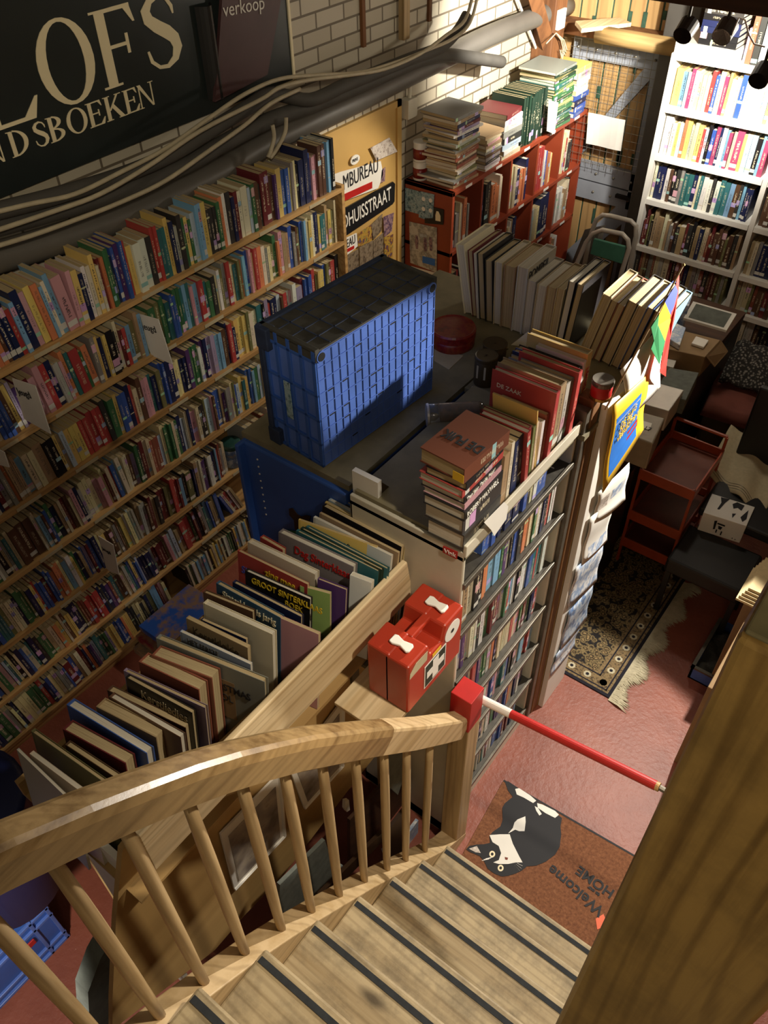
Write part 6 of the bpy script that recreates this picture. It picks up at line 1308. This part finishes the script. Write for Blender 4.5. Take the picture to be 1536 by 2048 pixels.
carton('metal_case', ((1338, 735), (1398, 745), (1372, 800), (1310, 782)), 0.80, tbz, 'fabricgrey', 'grey reflective case in front of the brown carton', 'case')
carton('metal_case', ((1312, 765), (1368, 780), (1338, 822), (1282, 806)), 0.83, tbz, 'alu', 'shiny silver case nearest the yellow poster', 'case')
cs = thing('storage_box', 'clear plastic box with printed white label beside yellow poster', 'box', P(1290, 860, 2, tbz))
q_ = [P(a, b, 2, 0.86) for a, b in ((1278, 822), (1330, 836), (1306, 888), (1254, 868))]; MB().hexa([Vector((p.x, p.y, tbz)) for p in q_], q_).obj('body', plain('frosted_plastic', '#8f8672', 0.3, 0, 0.15, 14), cs, bevel=0.006)
MB().prism([P(a, b, 2, 0.8615) for a, b in ((1283, 841), (1304, 847), (1299, 860), (1279, 854))], (0, 0, 0.001)).obj('box_label', M['white'], cs)
text('17', P(1287, 857, 2, 0.863), P(1304, 861, 2, 0.863)-P(1285, 855, 2, 0.863), (0, 1, 0), 0.03, M['ink'], cs, 'label_word')
dk = MB().box(-0.80, -0.775, 2.25, 2.80, 0, 0.62); solo('dark_gap_slab', dk, M['black'], 'black slab standing in for shade between poster board and orange trolley', 'board')  # black slab stands in for the dark gap beyond the poster board

# chairs with cloths at the back right
pf_ = thing('pouffe', 'square seat under a dusty red cloth with olive sides', 'pouffe', (-0.62, 3.8, 0))
q_ = [P(1412, 812, 2, 0.42), P(1528, 848, 2, 0.42), P(1560, 780, 2, 0.42), P(1436, 742, 2, 0.42)]
MB().hexa([Vector((p.x, p.y, 0.0)) for p in q_], q_).obj('base', M['olive'], pf_, bevel=0.02)
c = sum(q_, Vector())/4
def dr_(u, v):
    p = (q_[0]*(1-u)+q_[1]*u)*(1-v)+(q_[3]*(1-u)+q_[2]*u)*v; e = max(abs(u-0.5), abs(v-0.5))*2; p = c+(p-c)*1.10; p.z = 0.435+0.012*math.sin(9*u)*math.sin(7*v)-(max(0, e-0.88)*0.55); return p
mb = MB(); mb.grid(dr_, 18, 18); mb.obj('cloth_cover', M['pinkcloth'], pf_, solid=0.006, smooth=True)
tw = MB(); q2 = [P(1440, 760, 2, 0.47), P(1560, 800, 2, 0.47), P(1570, 710, 2, 0.60), P(1478, 685, 2, 0.60)]
def twf(u, v):
    p = (q2[0]*(1-u)+q2[1]*u)*(1-v)+(q2[3]*(1-u)+q2[2]*u)*v; p.z += 0.03*math.sin(3.1*u+1)*math.sin(2.8*v)+0.008*math.sin(14*u)-0.1*max(0, 0.15-u); return p
tw.grid(twf, 16, 16); solo('tweed_blanket', tw, M['tweed'], 'grey tweed blanket heaped behind the red covered seat', 'blanket', solid=0.03, smooth=True)
ch_ = thing('chair', 'dark chair under the cream towel next to the orange trolley', 'chair', (-0.35, 3.1, 0))
MB().box(-0.49, -0.10, 2.92, 3.36, 0.40, 0.45).obj('seat', M['black'], ch_, bevel=0.01)
for x in (-0.47, -0.14):
    for y in (2.95, 3.32): MB().box(x, x+0.03, y, y+0.03, 0, 0.40).obj('leg', M['black'], ch_)
MB().box(-0.49, -0.10, 3.34, 3.37, 0.45, 0.85).obj('backrest', M['black'], ch_, bevel=0.01)
tq = [P(1411, 940, 2, 0.47), P(1525, 1035, 2, 0.44), P(1590, 900, 2, 0.50), P(1460, 855, 2, 0.50)]
def tof(u, v):
    p = (tq[0]*(1-u)+tq[1]*u)*(1-v)+(tq[3]*(1-u)+tq[2]*u)*v; p.z += 0.012*math.sin(13*u+2*v)+0.008*math.sin(9*v)-0.05*max(0, 0.25-v)*(1+math.sin(8*u)); return p
mb = MB(); mb.grid(tof, 24, 18); to_ = thing('towel', 'crumpled cream towel draped over the dark chair', 'towel', tq[0]); mb.obj('cloth', M['towel'], to_, solid=0.008, smooth=True)
st_ = MB()
for k in range(3):
    v0 = 0.05+0.03*k; st_.grid(lambda u, v: tof(u, v0+0.006*v)+Vector((0, -0.001, 0.0052)), 24, 1)
st_.obj('hem_stripes', M['greymetal'], to_)
bn = thing('stool', 'low black stool in shadow under the white patterned box', 'stool', (-0.33, 2.8, 0))
MB().box(-0.50, -0.17, 2.64, 2.90, 0.27, 0.352).obj('seat', M['black'], bn, bevel=0.012)
for x in (-0.49, -0.20):
    for y in (2.65, 2.87): MB().box(x, x+0.022, y, y+0.022, 0, 0.27).obj('leg', M['black'], bn)
wb_ = thing('patterned_box', 'white box with black brush stroke figures on the black stool', 'box', (-0.37, 2.8, 0.352))
q_ = [P(1404, 1030, 2, 0.46), P(1488, 1060, 2, 0.46), P(1507, 1018, 2, 0.46), P(1424, 988, 2, 0.46)]
q_ = [P(1407, 1025, 2, 0.46), P(1493, 1052, 2, 0.46), P(1510, 1014, 2, 0.46), P(1424, 987, 2, 0.46)]
MB().hexa([Vector((p.x, p.y, 0.353)) for p in q_], q_).obj('carton', M['white'], wb_, bevel=0.002)
def fq(u, z): p = q_[0]*(1-u)+q_[1]*u; return Vector((p.x, p.y-0.0015, z))
def tq_(u, v): p = (q_[0]*(1-u)+q_[1]*u)*(1-v)+(q_[3]*(1-u)+q_[2]*u)*v; return p+Vector((0, 0, 0.0008))
for pts in (((0.30, 0.435), (0.36, 0.44), (0.37, 0.39), (0.33, 0.385)), ((0.38, 0.43), (0.56, 0.428), (0.56, 0.42), (0.38, 0.422)), ((0.42, 0.415), (0.52, 0.412), (0.50, 0.395), (0.44, 0.397)), ((0.40, 0.39), (0.43, 0.39), (0.43, 0.37), (0.40, 0.372)), ((0.52, 0.388), (0.55, 0.388), (0.55, 0.366), (0.52, 0.366)), ((0.80, 0.372), (0.82, 0.372), (0.82, 0.366), (0.80, 0.366)), ((0.87, 0.37), (0.89, 0.37), (0.89, 0.364), (0.87, 0.364))):
    MB().prism([fq(u, z) for u, z in pts], (0, -0.0008, 0)).obj('brush_mark', M['ink'], wb_)
for pts in (((0.22, 0.95), (0.42, 0.98), (0.36, 0.75), (0.30, 0.35), (0.25, 0.35), (0.28, 0.7)), ((0.52, 0.8), (0.60, 0.95), (0.78, 0.9), (0.76, 0.62), (0.66, 0.7), (0.58, 0.6)), ((0.60, 0.35), (0.68, 0.4), (0.64, 0.15)), ((0.80, 0.3), (0.90, 0.75), (0.94, 0.3), (0.88, 0.12))):
    MB().prism([tq_(u, v) for u, v in pts], (0, 0, 0.0008)).obj('brush_mark', M['ink'], wb_)

# things along the right: blue tray, carton tower with papers
bt = thing('plastic_tray', 'open blue plastic tray with clear bag on floor, lower right aisle', 'tray', (-0.16, 2.6, 0))
q_ = [P(1387, 1327, 2, 0.0), P(1440, 1364, 2, 0.0), P(1500, 1290, 2, 0.0), P(1432, 1236, 2, 0.0)]
q0 = [P(1390, 1322, 2, 0.07), P(1440, 1356, 2, 0.07), P(1500, 1275, 2, 0.07), P(1428, 1233, 2, 0.07)]
x0, x1, y0, y1 = q0[0].x, q0[0].x+0.22, q0[1].y-0.02, q0[3].y
MB().box(x0, x1, y0, y1, 0, 0.008).box(x0, x0+0.01, y0, y1, 0, 0.075).box(x1-0.01, x1, y0, y1, 0, 0.075).box(x0, x1, y0, y0+0.01, 0, 0.075).box(x0, x1, y1-0.01, y1, 0, 0.075).obj('tray_body', M['blue'], bt)
MB().box(x0-0.003, x0+0.012, y0-0.003, y1+0.003, 0.07, 0.08).box(x0-0.003, x1, y0-0.003, y0+0.012, 0.07, 0.08).obj('tray_rim', M['greymetal'], bt)
mb = MB(); mb.grid(lambda u, v: Vector((x0+0.012+(x1-x0-0.024)*u, y0+0.012+(y1-y0-0.024)*v, 0.035+0.02*math.sin(11*u+3*v)*math.sin(13*v))), 20, 24); mb.obj('crumpled_bag', M['dust'], bt, solid=0.002)
cbx = [P(1450, 1300, 2, 0.55)]
ct_ = MB().box(-0.105, 0.25, 1.98, 2.38, 0, 0.52); solo('carton_stack', ct_, M['cardboard'], 'brown carton tower behind the landing post', 'box', bevel=0.004)
ct_ = MB().box(-0.135, 0.25, 2.40, 2.80, 0, 0.58); solo('carton_stack', ct_, M['cardboard'], 'brown carton behind the carton tower, under loose papers', 'box', bevel=0.004)
for k in range(5):
    a = Vector((-0.165+0.006*k, 2.36+0.006*k, 0.585+0.013*k)); mb = MB().box(a.x, a.x+0.2, a.y, a.y+0.19, a.z, a.z+0.010)
    solo('paper_pad', mb, M['pagecream'], ['lowest pad of cream paper on the carton, sticking out most', 'second lowest pad of cream paper on the carton', 'middle pad of cream paper on the carton', 'second highest pad of cream paper on the carton', 'top pad of cream paper on the carton'][k], 'paper', 'pads of paper on the carton')
# blue crates and a navy bin at the far lower left
def floor_crate(x1, y1, z1, lab, x0, y0):
    t = thing('storage_crate', lab, 'crate', ((x0+x1)/2, (y0+y1)/2, 0)); MB().box(x0, x1-0.006, y0, y1-0.004, 0, z1-0.01).obj('body', M['bluesteel'], t)
    fr = MB()
    for z in (0.0, 0.045, z1-0.07, z1-0.02): fr.box(x1-0.008, x1+0.004, y0, y1, z, z+0.014)
    for y in (y1-0.014, y1-0.075, y1-0.14, y0, y0+0.06): fr.box(x1-0.008, x1+0.004, y, y+0.012, 0, z1)
    fr.box(x0, x1, y1-0.008, y1+0.002, z1-0.03, z1).obj('ribs', M['blue'], t, bevel=0.002)
    MB().box(x1, x1+0.006, y1-0.115, y1-0.085, z1*0.55, z1*0.66).obj('clip', M['redpaint'], t, bevel=0.002)
floor_crate(-1.50, 0.137, 0.27, 'blue folding crate on the floor beyond the handrail', -1.85, -0.30)
floor_crate(-1.46, -0.20, 0.30, 'second blue crate nearest the viewer at the frame edge', -1.40-0.4, -0.55) if False else None
nb = MB(); nb.lathe((-1.62, 0.12, 0.30), [(0.13, 0), (0.17, 0.05), (0.185, 0.5), (0.19, 0.52), (0.17, 0.53)], 28); solo('laundry_bin', nb, M['navy'], 'navy plastic tub standing on the blue floor crate', 'tub', smooth=True)
# dim clutter below the tray panel
for nm, px, x, mt_, lab, cat in (('canvas_bag', ((560, 1770), (650, 1680), (668, 1740), (640, 1800), (572, 1860), (556, 1840)), -0.80, 'fabricgrey', 'grey fabric bag beside the stringer under the tray', 'bag'),
                              ('plastic_bag', ((775, 1500), (812, 1490), (806, 1560), (796, 1590), (768, 1565)), -0.78, 'fabricgrey', 'pale green plastic bag under the first aid box', 'bag'),
                              ('framed_picture', ((640, 1790), (770, 1660), (776, 1672), (650, 1802)), -0.72, 'darkbrown', 'dark frame leaning low behind the balusters', 'picture frame'),
                              ('black_folder', ((700, 1640), (860, 1470), (866, 1640), (760, 1740), (700, 1760)), -0.86, 'darkbeam', 'dark board under the ledge behind the last balusters', 'board'),
                              ('paper_tag', ((691, 1602), (698, 1600), (700, 1620), (694, 1624), (690, 1618)), -0.855, 'white', 'tiny white paper tag on the dark board', 'tag'),
                              ('glossy_print', ((768, 1702), (795, 1672), (798, 1700), (775, 1722)), -0.75, 'ph7', 'small pale print on the floor behind the balusters', 'print')):
    q_ = [P(a, b, 0, x) for a, b in px]; mb = MB(); mb.prism(q_, (-0.012, 0, 0)); zm_ = min(p.z for p in q_)
    if nm in ('canvas_bag', 'black_folder', 'framed_picture', 'glossy_print'):
        lo = min(q_, key=lambda p: p.z); mb.box(x-0.012, x, lo.y, lo.y+0.12, 0.0, zm_+0.03)
    solo(nm, mb, M[mt_], lab, cat)
gb = MB(); q_ = [P(228, 1870, 0, -0.99), P(200, 1920, 0, -0.99), P(176, 1985, 0, -0.99), P(180, 2060, 0, -0.99), P(228, 2060, 0, -0.99)]
gb.prism(q_, (-0.05, 0, 0)); solo('grey_bag', gb, M['fabricgrey'], 'dark green grey bag at the end of the tray panel', 'bag')
